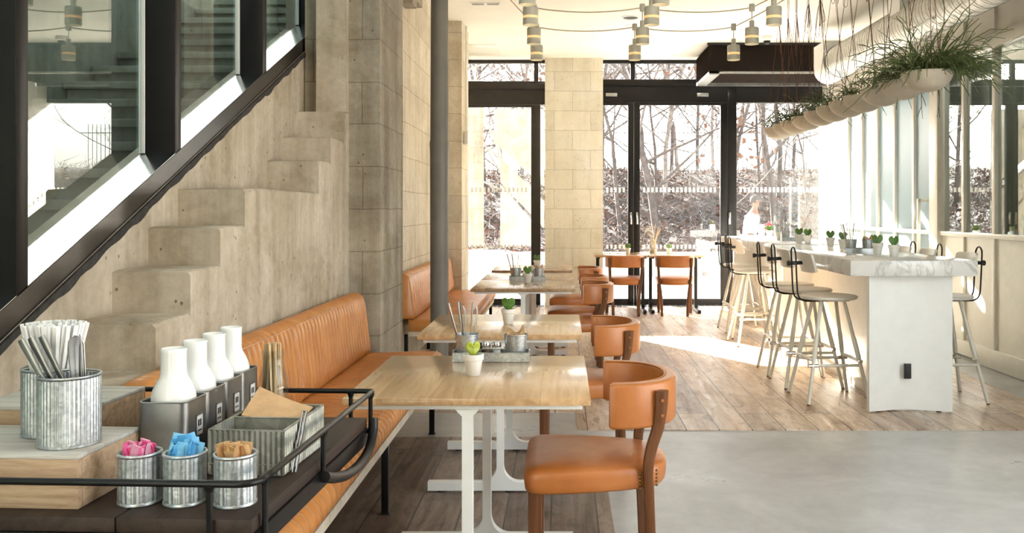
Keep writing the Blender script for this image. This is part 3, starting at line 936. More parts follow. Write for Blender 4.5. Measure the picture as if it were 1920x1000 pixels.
# reflection of the stair window wall, built as slabs outside the left door
m = M()
YS = 15.5
X0, X1 = -4.2, -0.30
def sc_x(px): return (px - CX) / F * YS
def sc_z(py): return H + (CY - py) / F * YS
def slab(pts): m.prism([(sc_x(a), sc_z(b)) for a, b in pts], YS, YS + .12, 'y')
slab([(700, 150), (906, 150), (906, 462), (700, 462)])
slab([(938, 345), (996, 412), (996, 462), (938, 462)])
slab([(926, 205), (926, 268), (1020, 350), (1020, 205)])
slab([(938, 295), (1020, 377), (1020, 428), (938, 342)])
struct(m, 'reflection_slabs', K['conc_column'], 'pale slabs with diagonal openings, built to stand in for a reflection in the left door', 'wall')
t = thing('outdoor_table', 'white trestle table on the terrace outside the left glass door', 'table', (-1.72, 14.0, -.13))
M().box((0, 0, .78), (1.55, .7, .05), bev=.006).build('tabletop', K['white'], t)
for sx in (-.6, .6):
    for sy in (-1, 1):
        M().tube([(sx, sy * .08, .755), (sx + .02, sy * .30, 0)], .04, 4).build('leg', K['white'], t)
M().tube([(-.55, 0, .25), (.1, 0, .74)], .025, 4).tube([(.55, 0, .25), (-.1, 0, .74)], .025, 4).build('brace', K['white'], t)

# jogger outside the glass bay
skin = plain('skin', (0.24, 0.12, 0.08), 0.55, var=0.06, bump=0)
wht = plain('white_jacket', (0.55, 0.55, 0.57), 0.8, var=0.03, scale=6, bump=0.1)
gry = plain('grey_hair', (0.07, 0.06, 0.055), 0.8, var=0.2, scale=40, bump=0.2)
red = plain('red_glove', (0.55, 0.03, 0.04), 0.6)
blk = plain('grey_running_tights', (0.62, 0.62, 0.66), 0.8)
def skinned(name, mat, verts, edges, radii, parent, root=0, sub=2):
    me = bpy.data.meshes.new(name)
    me.from_pydata(verts, edges, [])
    me.update()
    o = bpy.data.objects.new(name, me)
    C.objects.link(o)
    me.materials.append(mat)
    o.parent = parent
    o.modifiers.new('skin', 'SKIN')
    if not me.skin_vertices: 
        me.attributes.new('skin_vertices_tmp', 'FLOAT', 'POINT')
    for i, r in enumerate(radii):
        sv = me.skin_vertices[0].data[i]
        sv.radius = r if isinstance(r, tuple) else (r, r)
        sv.use_root = (i == root)
    s = o.modifiers.new('sub', 'SUBSURF'); s.levels = sub; s.render_levels = sub
    for p in me.polygons: p.use_smooth = True
    return o
JY = 17.0
t = thing('person', 'person in white jacket jogging past outside the fixed glass bay', 'person', ((1404 - CX) / F * JY, JY, -.13))
# runner facing +x: pelvis, spine, head, legs, arms
vs = [(0, 0, .90), (.02, 0, 1.05), (.06, 0, 1.25), (.09, 0, 1.38), (.11, 0, 1.46), (.13, 0, 1.53), (.145, 0, 1.63), (.13, 0, 1.70),
      (.0, -.09, .86), (.22, -.10, .52), (.05, -.10, .12), (.19, -.10, .05),
      (.0, .09, .86), (-.10, .10, .47), (-.44, .10, .36), (-.50, .10, .22),
      (.08, -.19, 1.34), (-.05, -.25, 1.10), (.20, -.22, 1.06),
      (.08, .19, 1.34), (.14, .25, 1.08), (.36, .17, 1.14)]
es = [(0, 1), (1, 2), (2, 3), (3, 4), (4, 5), (5, 6), (6, 7), (0, 8), (8, 9), (9, 10), (10, 11), (0, 12), (12, 13), (13, 14), (14, 15), (3, 16), (16, 17), (17, 18), (3, 19), (19, 20), (20, 21)]
rd = [.13, .12, (.12, .15), .10, .05, .055, .092, .08, .085, .06, .042, .045, .085, .06, .042, .045, .055, .042, .032, .055, .042, .032]
skinned('body', skin, vs, es, rd, t)
jv = [vs[i] for i in (0, 1, 2, 3, 16, 17, 18, 19, 20, 21)]
skinned('jacket', wht, jv, [(0, 1), (1, 2), (2, 3), (3, 4), (4, 5), (5, 6), (3, 7), (7, 8), (8, 9)], [.155, .145, (.145, .18), .125, .075, .06, .046, .075, .06, .046], t)
tv = [vs[i] for i in (0, 8, 9, 10, 12, 13, 14)]
skinned('trousers', wht, tv, [(0, 1), (1, 2), (2, 3), (0, 4), (4, 5), (5, 6)], [.145, .10, .072, .05, .10, .072, .05], t)
M().lathe([(.0, 1.735), (.06, 1.728), (.098, 1.69), (.106, 1.64), (.10, 1.60), (.085, 1.595)], c=(.125, 0, 0), n=18).build('hair', gry, t)
for (sx, sy, sz, mt, nm) in ((.24, -.22, 1.06, skin, 'hand'), (.40, .165, 1.15, red, 'glove')):
    m = M().box((sx, sy, sz), (.09, .035, .075), bev=.014)
    for k in range(4):
        L = (.05, .06, .058, .045)[k]
        z = sz + .028 - k * .019
        m.tube([(sx + .04, sy, z), (sx + .04 + L * .6, sy, z - .004), (sx + .04 + L * .8, sy - .02, z - .006)], .0095, 6)
    m.tube([(sx - .01, sy, sz + .03), (sx + .02, sy - .015, sz + .06), (sx + .045, sy - .02, sz + .065)], .01, 6)
    m.build(nm, mt, t)
m = M().box((.235, 0, 1.625), (.03, .024, .04), bev=.008)
m.box((.222, 0, 1.585), (.012, .05, .012), bev=.003)
m.build('face', skin, t)
for sy in (-1, 1):
    M().lathe([(0, 0), (.011, .004), (.011, .008), (0, .012)], c=(.215, sy * .035, 1.65), n=8, axis='x').build('eye', K['black'], t)
    M().lathe([(0, -.012), (.026, -.004), (.022, .01), (0, .012)], c=(.13, sy * .095, 1.63), n=10, axis='y').build('ear', skin, t)

# ================================================================== FURNITURE
def arc(cx, cy, r, a0, a1, n=8): return [(cx + r * math.cos(a0 + (a1 - a0) * i / n), cy + r * math.sin(a0 + (a1 - a0) * i / n)) for i in range(n + 1)]

def make_table(label, loc, w=.775, d=.80, top='table_top', metal='white_metal', rz=0, group='dining tables along the banquettes'):
    t = thing('dining_table', label, 'table', loc, rz, group)
    M().box((0, 0, .738), (w, d, .024), bev=.003).build('tabletop', K[top], t)
    for s in (-1, 1):
        y = s * (d / 2 - .045)
        M().box((0, y, .7175), (w - .05, .035, .017), bev=.002).build('support_bar', K[metal], t)
        hw, hf, zf, R_ = .0165, w * .44, .052, .075
        side = [(-hf, .012), (hf, .012), (hf, zf)] + list(reversed(arc(hw + R_, zf + R_, R_, PI, PI * 1.5))) + [(hw, .688)] + [(hw + .02, .709)]
        left = [(-a, b) for a, b in reversed(side[2:])]
        m = M().prism(side + left, y - .021, y + .021, 'y')
        bmesh.ops.bevel(m.b, geom=[e for e in m.b.edges if len(e.link_faces) == 2 and e.calc_face_angle(0) > .5], offset=.0025, segments=1, affect='EDGES')
        lg = m.build('leg', K[metal], t, ang=30)
        for k, x in enumerate((-hf * .82, hf * .12, hf * .88)):
            if k == 1 and False: continue
            M().lathe([(.019, 0.003), (.019, .0125)], c=(x, y, 0), n=14).build('foot_pad', K['black'], lg, label='black rubber foot pad')
    return t

TX = -.30
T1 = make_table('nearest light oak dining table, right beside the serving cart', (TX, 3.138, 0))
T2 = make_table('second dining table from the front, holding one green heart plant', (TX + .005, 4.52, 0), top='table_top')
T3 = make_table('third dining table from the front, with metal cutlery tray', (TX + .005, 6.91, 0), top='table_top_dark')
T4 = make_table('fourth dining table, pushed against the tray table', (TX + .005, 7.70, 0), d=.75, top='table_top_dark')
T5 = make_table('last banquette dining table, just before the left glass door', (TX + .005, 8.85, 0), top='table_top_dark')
W1 = make_table('left window table with black legs beside the cream column', (.752, 11.50, 0), w=.75, d=.68, metal='black_metal', rz=PI / 2, group='window tables')
W2 = make_table('right window table with black legs nearest the bar', (1.442, 11.50, 0), w=.75, d=.68, metal='black_metal', rz=PI / 2, group='window tables')

def make_chair(label, loc, rz, group):
    t = thing('dining_chair', label, 'chair', loc, rz, group)
    half = [(-.130, .12), (-.128, .20), (-.112, .236), (-.07, .246), (.05, .236), (.16, .214), (.25, .188), (.31, .158), (.345, .11), (.362, .05)]
    ol = smooth_closed([(-.131, 0)] + half + [(.366, 0)] + [(a, -b) for a, b in reversed(half)], 4)
    c0 = V(.115, 0)
    rings = []
    for sc, z in ((.90, .394), (.965, .397), (.99, .405), (1.0, .425), (1.004, .445), (.998, .458), (.975, .469), (.93, .4765), (.84, .482), (.6, .488), (.3, .491), (.05, .492)):
        rings.append([V(*(c0 + (p - c0) * sc), z) for p in ol])
    M().loft(rings).build('seat', K['leather'], t, ang=60)
    for s in (-1, 1):
        m = M().loft([[V(x, y, z) for x, y in rrect(q, q, .006, 2, -.092, s * .203)] for q, z in ((.036, 0), (.040, .05), (.044, .25), (.045, .405))])
        m.build('leg', K['chair_wood'], t)
        path = smooth_open([(.305, s * .158, 0), (.298, s * .163, .2), (.290, s * .184, .38), (.286, s * .196, .47), (.297, s * .198, .54), (.318, s * .202, .61), (.328, s * .207, .68), (.330, s * .210, .735)], 4)
        rings = []
        for p in path:
            q = .030 + .010 * max(0, (p.z - .45) / .3)
            rings.append([V(x, y, p.z) for x, y in rrect(q + .004, .034, .006, 2, p.x, p.y)])
        lg = M().loft(rings).build('leg', K['chair_wood'], t, label='curved rear leg rising to the backrest')
        for z in (.655, .705): M().lathe([(0, 0), (.006, .0), (.005, s * .003), (0, s * .004)], c=(.330, s * .2275, z), n=10, axis='y').build('screw_head', K['leather'], lg)
        m = M()
        for dx in (-.030, .030):
            for k in range(5):
                z = .402 + k * .0125
                yy = (.1875 if dx < 0 else .151)
                m.lathe([(0, 0), (.0045, 0), (.0035, s * .003), (0, s * .0045)], c=(.29 + dx, s * yy, z), n=8, axis='y')
        m.build('nail_trim', K['brass'], t, label='column of small brass nail heads')
    pl = smooth_open([(.155, .226), (.21, .223), (.265, .208), (.315, .176), (.352, .128), (.374, .066), (.381, 0)], 5)
    pl = pl + [V(p.x, -p.y) for p in reversed(pl[:-1])]
    sec = rrect(.042, .150, .012, 3)
    rings = []
    for i, p in enumerate(pl):
        a = pl[max(0, i - 1)]; b = pl[min(len(pl) - 1, i + 1)]
        tn = (b - a).normalized()
        nr = V(tn.y, -tn.x)
        e = min(i, len(pl) - 1 - i)
        sh = (.80, .94, 1.0)[min(e, 2)]
        rings.append([V(p.x + nr.x * u * sh, p.y + nr.y * u * sh, .686 + v * (1 if e > 0 else .95) + .004 * math.cos(v * 20) * 0) for u, v in sec])
    m = M().loft(rings)
    br = m.build('backrest', K['leather'], t, ang=50)
    m = M()
    for zz in (.7595, .6125):
        m.tube([(p.x + .019 * (V((pl[min(len(pl) - 1, i + 1)] - pl[max(0, i - 1)]).y, -(pl[min(len(pl) - 1, i + 1)] - pl[max(0, i - 1)]).x).normalized().x), p.y + .019 * (V((pl[min(len(pl) - 1, i + 1)] - pl[max(0, i - 1)]).y, -(pl[min(len(pl) - 1, i + 1)] - pl[max(0, i - 1)]).x).normalized().y), zz) for i, p in enumerate(pl)][1:-1], .0028, 6)
    m.build('piping', K['leather'], br)
    return t
CH1 = make_chair('nearest tan leather chair, at the light oak table', (.0, 3.14, 0), 0, 'tan chairs facing the banquettes')
CH1.location.x = .0
for y, lab in ((4.57, 'second tan leather chair from the front, facing the green heart plant table'), (6.93, 'third tan leather chair from the front, dark backrest in shade'), (7.64, 'fourth tan leather chair, tucked right behind the third'), (8.75, 'fifth tan leather chair, last in the banquette row')):
    copy(CH1, (0.0, y, 0), 0, lab)
copy(CH1, (.775, 11.24, 0), -PI / 2 + rad(2), 'tan leather chair at the left window table', 'tan chairs at the window tables')
copy(CH1, (1.43, 11.24, 0), -PI / 2 - rad(7), 'tan leather chair at the right window table', 'tan chairs at the window tables')

# ------------------------------------------------------------------ banquettes
def channels(sec, y0, y1, n, amp, per=6, face=None):
    """cross section (x,z points) swept along y with n padded channels; face(x,z) weights the padding"""
    k = len(sec)
    nrm = []
    for i in range(k):
        a, b = V(*sec[i - 1]), V(*sec[(i + 1) % k])
        d = (b - a).normalized()
        nrm.append(V(d.y, -d.x))
    m = M()
    rings = []
    N = n * per
    for j in range(N + 1):
        y = y0 + (y1 - y0) * j / N
        ph = (j % per) / per
        h = abs(math.sin(PI * ph)) ** .6 if per else 0
        e = min(j, N - j)
        endf = 1.0 if e > 2 else (.90, .97, .99)[e]
        ring = []
        cxm = sum(p[0] for p in sec) / k; czm = sum(p[1] for p in sec) / k
        for (x, z), nv in zip(sec, nrm):
            wgt = face(x, z) if face else 1
            o = amp * (h - .6) * wgt
            yy = y + .006 * wgt * noise.noise(V(x * 9, j // per, z * 9))
            ring.append(V(cxm + (x - cxm) * (1 if endf == 1 else endf ** .5) + nv.x * o, yy, czm + (z - czm) * endf + nv.y * o))
        rings.append(ring)
    m.loft(rings)
    return m

def banquette(label, y0, y1, backs, nch, leg_ys):
    t = thing('banquette_bench', label, 'banquette', (-1.04, y0, 0), 0, 'channelled tan banquettes')
    L = y1 - y0
    # local x: wall at -.32, seat front at +.30
    sec = [(-.20, .352), (.18, .352), (.25, .353), (.280, .360), (.298, .380), (.302, .40), (.298, .425), (.282, .445), (.25, .456), (.20, .458), (.10, .455), (0, .452), (-.1, .45), (-.20, .448)]
    channels(sec, 0, L, int(L / nch), .009, face=lambda x, z: 1 if z > .40 or x > .27 else 0).build('seat_cushion', K['leather_bench'], t, ang=70)
    m = M().tube([(.262, .01, .4585), (.262, L - .01, .4585)], .0035, 6)
    m.build('seat_seam', K['leather_bench'], t)
    bsec = [(-.310, .452), (-.160, .452), (-.150, .470), (-.156, .52), (-.164, .58), (-.172, .65), (-.180, .72), (-.187, .765), (-.196, .792), (-.212, .810), (-.235, .819), (-.265, .820), (-.290, .812), (-.306, .795), (-.312, .77)]
    for a, b in backs:
        bc = channels([(x, z) for x, z in bsec], a - y0 + .003, b - y0 - .003, int((b - a) / nch), .010, face=lambda x, z: 1 if x > -.27 and z > .46 else 0).build('back_cushion', K['leather_bench'], t, ang=70)
        M().tube([(-.199, a - y0 + .02, .797), (-.199, b - y0 - .02, .797)], .0035, 6).build('back_seam', K['leather_bench'], bc)
    M().span(-.20, .285, .02, L - .02, .315, .352).build('base_frame', K['conc_pale'], t, label='beige frame strip under the seat')
    for y in leg_ys:
        m = M().box((.262, y - y0, .16), (.03, .03, .31), bev=.002).box((.262, y - y0, .004), (.038, .038, .008), bev=.001)
        m.build('leg', K['black_metal'], t, label='black square steel leg')
        M().box((-.24, y - y0, .16), (.03, .03, .31), bev=.002).build('leg', K['black_metal'], t, label='black square steel leg')
    return t
banquette('front tan channelled banquette against the stepped concrete wall', 2.41, 5.47, [(2.66, 4.06), (4.06, 5.47)], .058, [2.62, 3.86, 5.24])
banquette('rear tan channelled banquette behind the steel post', 7.05, 9.68, [(7.05, 8.35), (8.35, 9.68)], .065, [7.2, 8.4, 9.5])

# ------------------------------------------------------------------ bar tables
def bar_table(label, x0, x1, y0, y1, group):
    t = thing('bar_table', label, 'bar table', ((x0 + x1) / 2, (y0 + y1) / 2, 0), 0, group)
    hx, hy = (x1 - x0) / 2, (y1 - y0) / 2
    M().span(-hx, hx, -hy, hy, .903, 1.005, bev=.004).build('marble_top', K['marble'], t, label='thick veined white marble top')
    ins = .07
    px = .272
    for s in (-1, 1):
        yo, yi = s * (hy - .055), s * (hy - .105)
        th = -s * .05
        poly_o = [(-px, yo), (-.02, yo - s * .08), (px, yo)]
        poly_i = [(px, yo + th), (-.02, yo - s * .08 + th), (-px, yo + th)]
        m = M()
        m.prism(poly_o + poly_i, .012, .903, 'z')
        bmesh.ops.bevel(m.b, geom=[e for e in m.b.edges if len(e.link_faces) == 2 and e.calc_face_angle(0) > 1.2], offset=.004, segments=2, affect='EDGES')
        pn = m.build('end_panel', K['white_metal'], t)
        for x in (-.2, .2): M().lathe([(.016, .003), (.016, .014)], c=(x, yo + th / 2 - s * .02, 0), n=12).build('foot', K['black'], pn)
        if s < 0:
            fr = M().box((-.008, yo + .036, .272), (.047, .01, .100), rot=Matrix.Rotation(-.0, 4, 'Z'), bev=.002).build('socket_plate', K['grey_frame'], pn, label='dark socket cut into the panel')
            M().box((-.008, yo + .030, .272), (.030, .006, .084), bev=.001).build('socket_insert', K['black'], fr)
    M().span(-.03, .03, -hy + .14, hy - .14, .012, .903).build('spine_panel', K['white_warm'], t)
    M().span(-.07, .07, -hy + .14, hy - .14, .003, .06).build('plinth', K['white_warm'], t)
    return t
bar_table('near marble topped bar table with folded white end panel', 1.865, 2.69, 5.70, 8.12, 'marble bar tables')
bar_table('far marble topped bar table by the glass bay', 1.95, 2.775, 8.36, 10.85, 'marble bar tables')

def make_stool(label, loc, rz, group):
    t = thing('bar_stool', label, 'bar stool', loc, rz, group)
    M().lathe([(0, .704), (.15, .704), (.185, .708), (.1965, .716), (.1985, .724), (.196, .731), (.186, .735), (.17, .734), (.12, .729), (.06, .727), (0, .727)], n=40).build('seat', K['stool'], t)
    for a in (PI / 4, 3 * PI / 4, 5 * PI / 4, 7 * PI / 4):
        c, s = math.cos(a), math.sin(a)
        def P(z):
            r = .305 - (.305 - .115) * z / .704
            return (r * c, r * s, z)
        lg = M().tube([P(z) for z in (.012, .30, .318, .44, .46, .704)], [.0115, .013, .0165, .0165, .0135, .0125], 12).build('leg', K['stool'], t)
        M().tube([P(.001), P(.014)], .011, 10).build('foot_tip', K['chair_wood'], lg)
        M().tube([P(.704), P(.699)], .018, 10).build('screw_plate', K['black'], lg)
    for i in range(4):
        a0, a1 = PI / 4 + i * PI / 2, PI / 4 + (i + 1) * PI / 2
        z = .265 + (.03 if i % 2 else 0)
        r = .305 - (.19) * z / .704
        p, q = V(r * math.cos(a0), r * math.sin(a0), z), V(r * math.cos(a1), r * math.sin(a1), z)
        mid = (p + q) / 2
        rg = M().tube([p, p.lerp(q, .4), mid, p.lerp(q, .6), q], [.0095, .0105, .0125, .0105, .0095], 10).build('foot_rung', K['stool'], t)
        M().tube([p + (p - q).normalized() * .030, p + (q - p).normalized() * .035], .0135, 10).build('connector', K['chrome'], rg, label='chrome sleeve where rung meets leg')
    pts = []
    for s in (1, -1):
        half = [(.13, .05 * s, .698), (-.15, .05 * s, .697), (-.19, .05 * s, .700), (-.218, .05 * s, .714), (-.234, .05 * s, .745), (-.240, .05 * s, .80), (-.250, .05 * s, 1.02)]
        half = smooth_open(half, 4)
        top = [V(-.252, .05 * s * math.cos(b), 1.02 + .052 * math.sin(b)) for b in (rad(30), rad(60))]
        if s == 1: pts += half + top + [V(-.252, 0, 1.072)]
        else: pts += list(reversed(half + top))
    M().tube(pts, .0058, 8).build('back_rod', K['black_metal'], t, label='dark bent wire hairpin')
    cl = M().tube([(-.275, 0, .958), (-.185, 0, .962)], .0135, 12).tube([(-.255, -.062, .958), (-.255, .062, .958)], .010, 10).build('clamp', K['black'], t)
    M().lathe([(0, -.296), (.017, -.294), (.02, -.285), (.017, -.276), (0, -.274)], c=(0, 0, .958), n=14, axis='x').build('knob', K['black'], cl)
    m = M()
    rings = []
    for i in range(17):
        y = -.15 + .3 * i / 16
        x = -.178 + .030 * (1 - 0) * (y / .15) ** 2
        e = min(i, 16 - i)
        hh = .0675 - (.010 if e == 0 else .003 if e == 1 else 0)
        rings.append([V(x + .012 * 0 - .0085 - .02, y, .965 + hh), V(x + .0085 - .02, y, .965 + hh), V(x + .0085 + .012, y, .965 - hh), V(x - .0085 + .012, y, .965 - hh)])
    m.loft(rings).build('backrest', K['stool'], t, ang=50)
    return t
ST = make_stool('nearest bar stool left of the near bar table', (1.872, 6.20, 0), rad(3), 'cream bar stools')
for x, y, rz, lab in ((1.857, 6.73, 2, 'second bar stool left of the near bar table'), (1.855, 7.21, -2, 'third bar stool left of the near bar table, hairpin back'),
                      (1.90, 8.73, 3, 'sunlit bar stool nearest on the left of the far bar table'), (1.965, 9.24, -2, 'middle sunlit bar stool left of the far bar table'), (1.975, 9.72, 2, 'last sunlit bar stool left of the far bar table, against the black stile'),
                      (2.69, 6.22, 180, 'nearest bar stool right of the near bar table, by the partition'), (2.64, 6.76, 178, 'second bar stool right of the near bar table, mostly hidden'), (2.635, 7.24, 182, 'third bar stool right of the near bar table, only its back showing')):
    copy(ST, (x, y, 0), rad(rz), lab)

# ------------------------------------------------------------------ pendant lamps
def make_lamp(label, loc):
    """origin: knob on the cable"""
    t = thing('pendant_lamp', label, 'pendant lamp', loc, 0, 'white cylinder lamps on the cables')
    drop = .10
    M().lathe([(0, .028), (.020, .028), (.022, .02), (.022, -.022), (.018, -.03), (0, -.03)], n=20).build('cable_knob', K['lamp'], t)
    M().tube([(0, 0, -.03), (0, 0, -drop)], .004, 6).build('stem', K['cable'], t)
    sh = M().lathe([(0, -drop), (.019, -drop), (.019, -drop - .052), (.048, -drop - .054), (.053, -drop - .060), (.053, -drop - .118), (.050, -drop - .118), (.050, -drop - .06), (.018, -drop - .058), (0, -drop - .058)], n=36).build('shade', K['lamp'], t)
    M().lathe([(.0515, -drop - .118), (.0520, -drop - .118), (.0520, -drop - .136), (.0515, -drop - .136)], n=36, cap=False).build('light_ring', K['lamp_ring'], t, label='warm glowing perforated ring')
    M().lathe([(.050, -drop - .136), (.053, -drop - .136), (.053, -drop - .178), (.050, -drop - .180), (.049, -drop - .175), (.049, -drop - .136)], n=36).build('shade_rim', K['lamp'], t)
    M().lathe([(0, -drop - .10), (.012, -drop - .10), (.020, -drop - .125), (.022, -drop - .14), (.016, -drop - .155), (0, -drop - .16)], n=16).build('bulb', K['bulb'], t)
    return t
LP = {}
first = None
labs = {(6.03, 0): 'left lamp of the front cable row', (6.03, 1): 'middle lamp of the front cable row', (6.03, 2): 'right lamp of the front cable row', (6.73, 0): 'left lamp of the middle cable row', (6.73, 1): 'middle lamp of the middle cable row', (6.73, 2): 'right lamp of the middle cable row', (7.45, 0): 'left lamp of the farthest cable row', (7.45, 1): 'middle lamp of the farthest cable row', (7.45, 2): 'right lamp of the farthest cable row', (5.47, 0): 'lamp cut by the upper picture edge, above the left lamps', (5.47, 1): 'lamp cut by the upper picture edge, above the middle lamps'}
for y, zb in ((5.47, 2.60), (6.03, 2.60), (6.73, 2.60), (7.45, 2.60)):
    for k, x in enumerate((-.220, .610, 1.447)):
        if (y, k) not in labs: continue
        lab = 'white cylinder pendant, ' + labs[(y, k)]
        z = zb + .28
        if y == 5.47: z += .01
        if first is None: first = make_lamp(lab, (x, y, z))
        else: copy(first, (x, y, z), 0, lab)
def sag(a, b, s, n=10): return [Vector(a).lerp(Vector(b), i / n) - V(0, 0, s * 4 * (i / n) * (1 - i / n)) for i in range(n + 1)]
for y, lab in ((5.47, 'pale lamp cable nearest the camera'), (6.03, 'pale lamp cable of the front lamp row'), (6.73, 'pale lamp cable of the middle lamp row'), (7.45, 'pale lamp cable of the farthest lamp row')):
    p = [(-1.2 if y > 6.2 else -1.1, y + .1, ZC - .03 if y != 7.45 else ZC - .28)]
    p[0] = (-.66, y + .25, ZC - .02)
    zk = 2.88
    pts = sag(p[0], (-.22, y, zk), .01) + sag((-.22, y, zk), (.61, y, zk), .035)[1:] + sag((.61, y, zk), (1.447, y, zk), .035)[1:] + sag((1.447, y, zk), (2.3, y + .2, ZC - .02), .02)[1:]
    M_ = M().tube(pts, .005, 6)
    M_.lathe([(.03, ZC - .003), (.03, ZC - .014), (.02, ZC - .03)], c=(-.66, y + .25, 0), n=14)
    M_.lathe([(.03, ZC - .003), (.03, ZC - .014), (.02, ZC - .03)], c=(2.3, y + .2, 0), n=14)
    tag(M_.build('lamp_cable', K['cable']), lab, 'cable', 'lamp cables')

# ------------------------------------------------------------------ hanging planters
def planter(label, y, seed, lush):
    rnd = random.Random(seed)
    t = thing('hanging_planter', label, 'hanging planter', (2.24, y, 2.176), 0, 'round bowls hanging in a line over the bar')
    prof = []
    for i in range(13):
        a = PI / 2 * i / 12
        prof.append((.15 * math.sin(a), -.118 * math.cos(a)))
    prof += [(.150, .004), (.143, .004)]
    for i in range(11):
        a = PI / 2 * (1 - i / 10)
        prof.append((.141 * math.sin(a), -.109 * math.cos(a) - .001))
    M().lathe(prof, n=44).build('bowl', K['bowl'], t, ang=60)
    M().lathe([(0, -.012), (.08, -.008), (.1395, -.022), (.13, -.04), (0, -.05)], n=24).build('soil', K['soil'], t)
    top = ZC - 2.176
    for k in range(3):
        a = rnd.uniform(-.3, .3) + k * 2 * PI / 3 - PI / 2
        p0 = V(.147 * math.cos(a), .147 * math.sin(a), -.004)
        kz = top - rnd.uniform(.12, .3)
        hub = V(rnd.uniform(-.01, .01), 0, kz)
        pts = [p0, hub, V(hub.x, 0, top)]
        m = M().tube([p0 + V(0, 0, -.004), p0.lerp(hub, .5), hub, V(hub.x + .004 * k, .004 * k, top)], .0022, 5)
        if k == 0:
            for q in range(rnd.randint(2, 4)):       # spare cord looped and knotted below the ceiling
                L = rnd.uniform(.12, .32)
                dx = rnd.uniform(-.03, .03)
                m.tube(smooth_open([hub + V(0, 0, .02), hub + V(dx, .01, -L * .4), hub + V(dx * 1.5, 0, -L), hub + V(dx * .6, -.01, -L * 1.08), hub + V(dx * .3, -.01, -L * .5), hub + V(0, 0, .03)], 3), .0024, 4)
            for q in range(4):
                m.tube([hub + V(.008 * math.cos(b * 1.2), .008 * math.sin(b * 1.2), -.012 + .004 * b) for b in range(8)], .0026, 4)
        m.build('cord', K['cord'], t)
    m = M()
    n = int(90 * lush)
    for i in range(n):
        a = rnd.uniform(0, 2 * PI)
        r0 = rnd.uniform(0, .10)
        p = V(r0 * math.cos(a), r0 * math.sin(a), -.015)
        L = rnd.uniform(.10, .42) if lush > 1.5 else rnd.uniform(.08, .26)
        up = rnd.uniform(.05, .85)
        a2 = a + rnd.uniform(-.6, .6)
        d = V(math.cos(a2), math.sin(a2), up).normalized()
        if lush > 1.5:
            L *= 1.1
            if rnd.random() < .6: d = (d + V(.75, 0, -.05)).normalized()
        pts = [p]
        for k in range(6):
            d = (d + V(rnd.uniform(-.34, .34), rnd.uniform(-.34, .34), rnd.uniform(-.58, .12))).normalized()
            if pts[-1].xy.length < .14 and pts[-1].z < .03: d = (d + V(0, 0, .5)).normalized()
            pts.append(pts[-1] + d * L / 5)
        m.tube(pts, [.0036, .0034, .0032, .003, .0028, .0026, .002], 4, caps=False)
        for q in range(rnd.randint(1, 3)):
            k = rnd.randint(2, 5)
            e = (d + V(rnd.uniform(-.9, .9), rnd.uniform(-.9, .9), rnd.uniform(-.7, .6))).normalized()
            b = pts[k]
            m.tube([b, b + e * .04, b + e * .075 + V(0, 0, -.012)], [.0024, .0022, .0016], 4, caps=False)
    m.build('foliage', K['rhipsalis'], t, ang=180)
ys_p = [5.41, 5.80, 6.16, 6.54, 6.90, 7.25, 7.62, 8.04, 8.44, 8.76, 9.12]
lush = [2.9, .7, .10, .55, .2, .45, .5, .4, .7, .35, .5]
names_p = ['first hanging bowl, nearest, with bushy spreading stems', 'second hanging bowl from the camera, trailing stems behind it', 'third hanging bowl, nearly bare rim', 'fourth hanging bowl, stems leaning left', 'fifth hanging bowl, sparse stems', 'sixth hanging bowl, in the middle of the line', 'seventh hanging bowl from the camera', 'eighth hanging bowl from the camera, tall curved stem', 'ninth hanging bowl, dense upright tuft', 'tenth hanging bowl, next to last', 'eleventh hanging bowl, the farthest, by the glass bay']
for i, y in enumerate(ys_p): planter(names_p[i], y, 100 + i, lush[i])

# ================================================================== TABLE-TOP THINGS
def heart_outline(s, n=44):
    pts = []
    for i in range(n):
        t = 2 * PI * i / n
        x = 16 * math.sin(t) ** 3
        y = 13 * math.cos(t) - 5 * math.cos(2 * t) - 2 * math.cos(3 * t) - math.cos(4 * t)
        y = y * 1.0 if y > -9 else -9 + (y + 9) * .45
        pts.append((x / 33 * s * 1.02, (y + 12) / 25 * s * .98))
    return pts
def make_heart(label, loc, rz=0, leaf='leaf', s=1.0, group='heart leaf plants in white pots', leaf_s=.060, tilt=0):
    t = thing('potted_heart_plant', label, 'potted plant', loc, rz, group)
    M().lathe([(0, 0), (.0225 * s, 0), (.024 * s, .002 * s), (.0325 * s, .054 * s), (.0365 * s, .056 * s), (.0375 * s, .074 * s), (.036 * s, .076 * s), (.0335 * s, .076 * s), (.032 * s, .066 * s), (0, .066 * s)], n=36).build('pot', K['pot'], t)
    M().lathe([(0, .068 * s), (.0318 * s, .067 * s), (.03 * s, .064 * s), (0, .064 * s)], n=24).build('soil', K['soil'], t)
    ho = heart_outline(leaf_s)
    rings = []
    cz = leaf_s * .5
    for sc, y in ((.06, -.0045), (.6, -.0045), (.88, -.0035), (.97, -.002), (1, 0), (.97, .002), (.88, .0035), (.6, .0045), (.06, .0045)):
        rings.append([V(x * sc, y + .000 + .004 * (x / leaf_s * 2) ** 2, cz + (z - cz) * sc) for x, z in ho])
    o = M().loft(rings).build('leaf', K[leaf], t, ang=70)
    o.location = (0, 0, .066 * s)
    o.rotation_euler = (tilt, 0, 0)
    return t
ZT = .7505
def tp(px, py, Z):
    y = (H - Z) * F / (py - CY)
    return ((px - CX) / F * y, y, Z)
make_heart('yellow green heart leaf in a white pot on the nearest table', tp(887.5, 704, ZT), rad(30), 'leaf_lime', leaf_s=.058)
hp = make_heart('dark green heart leaf in a white pot on the second table', tp(953, 607, ZT), rad(-6), leaf_s=.072)
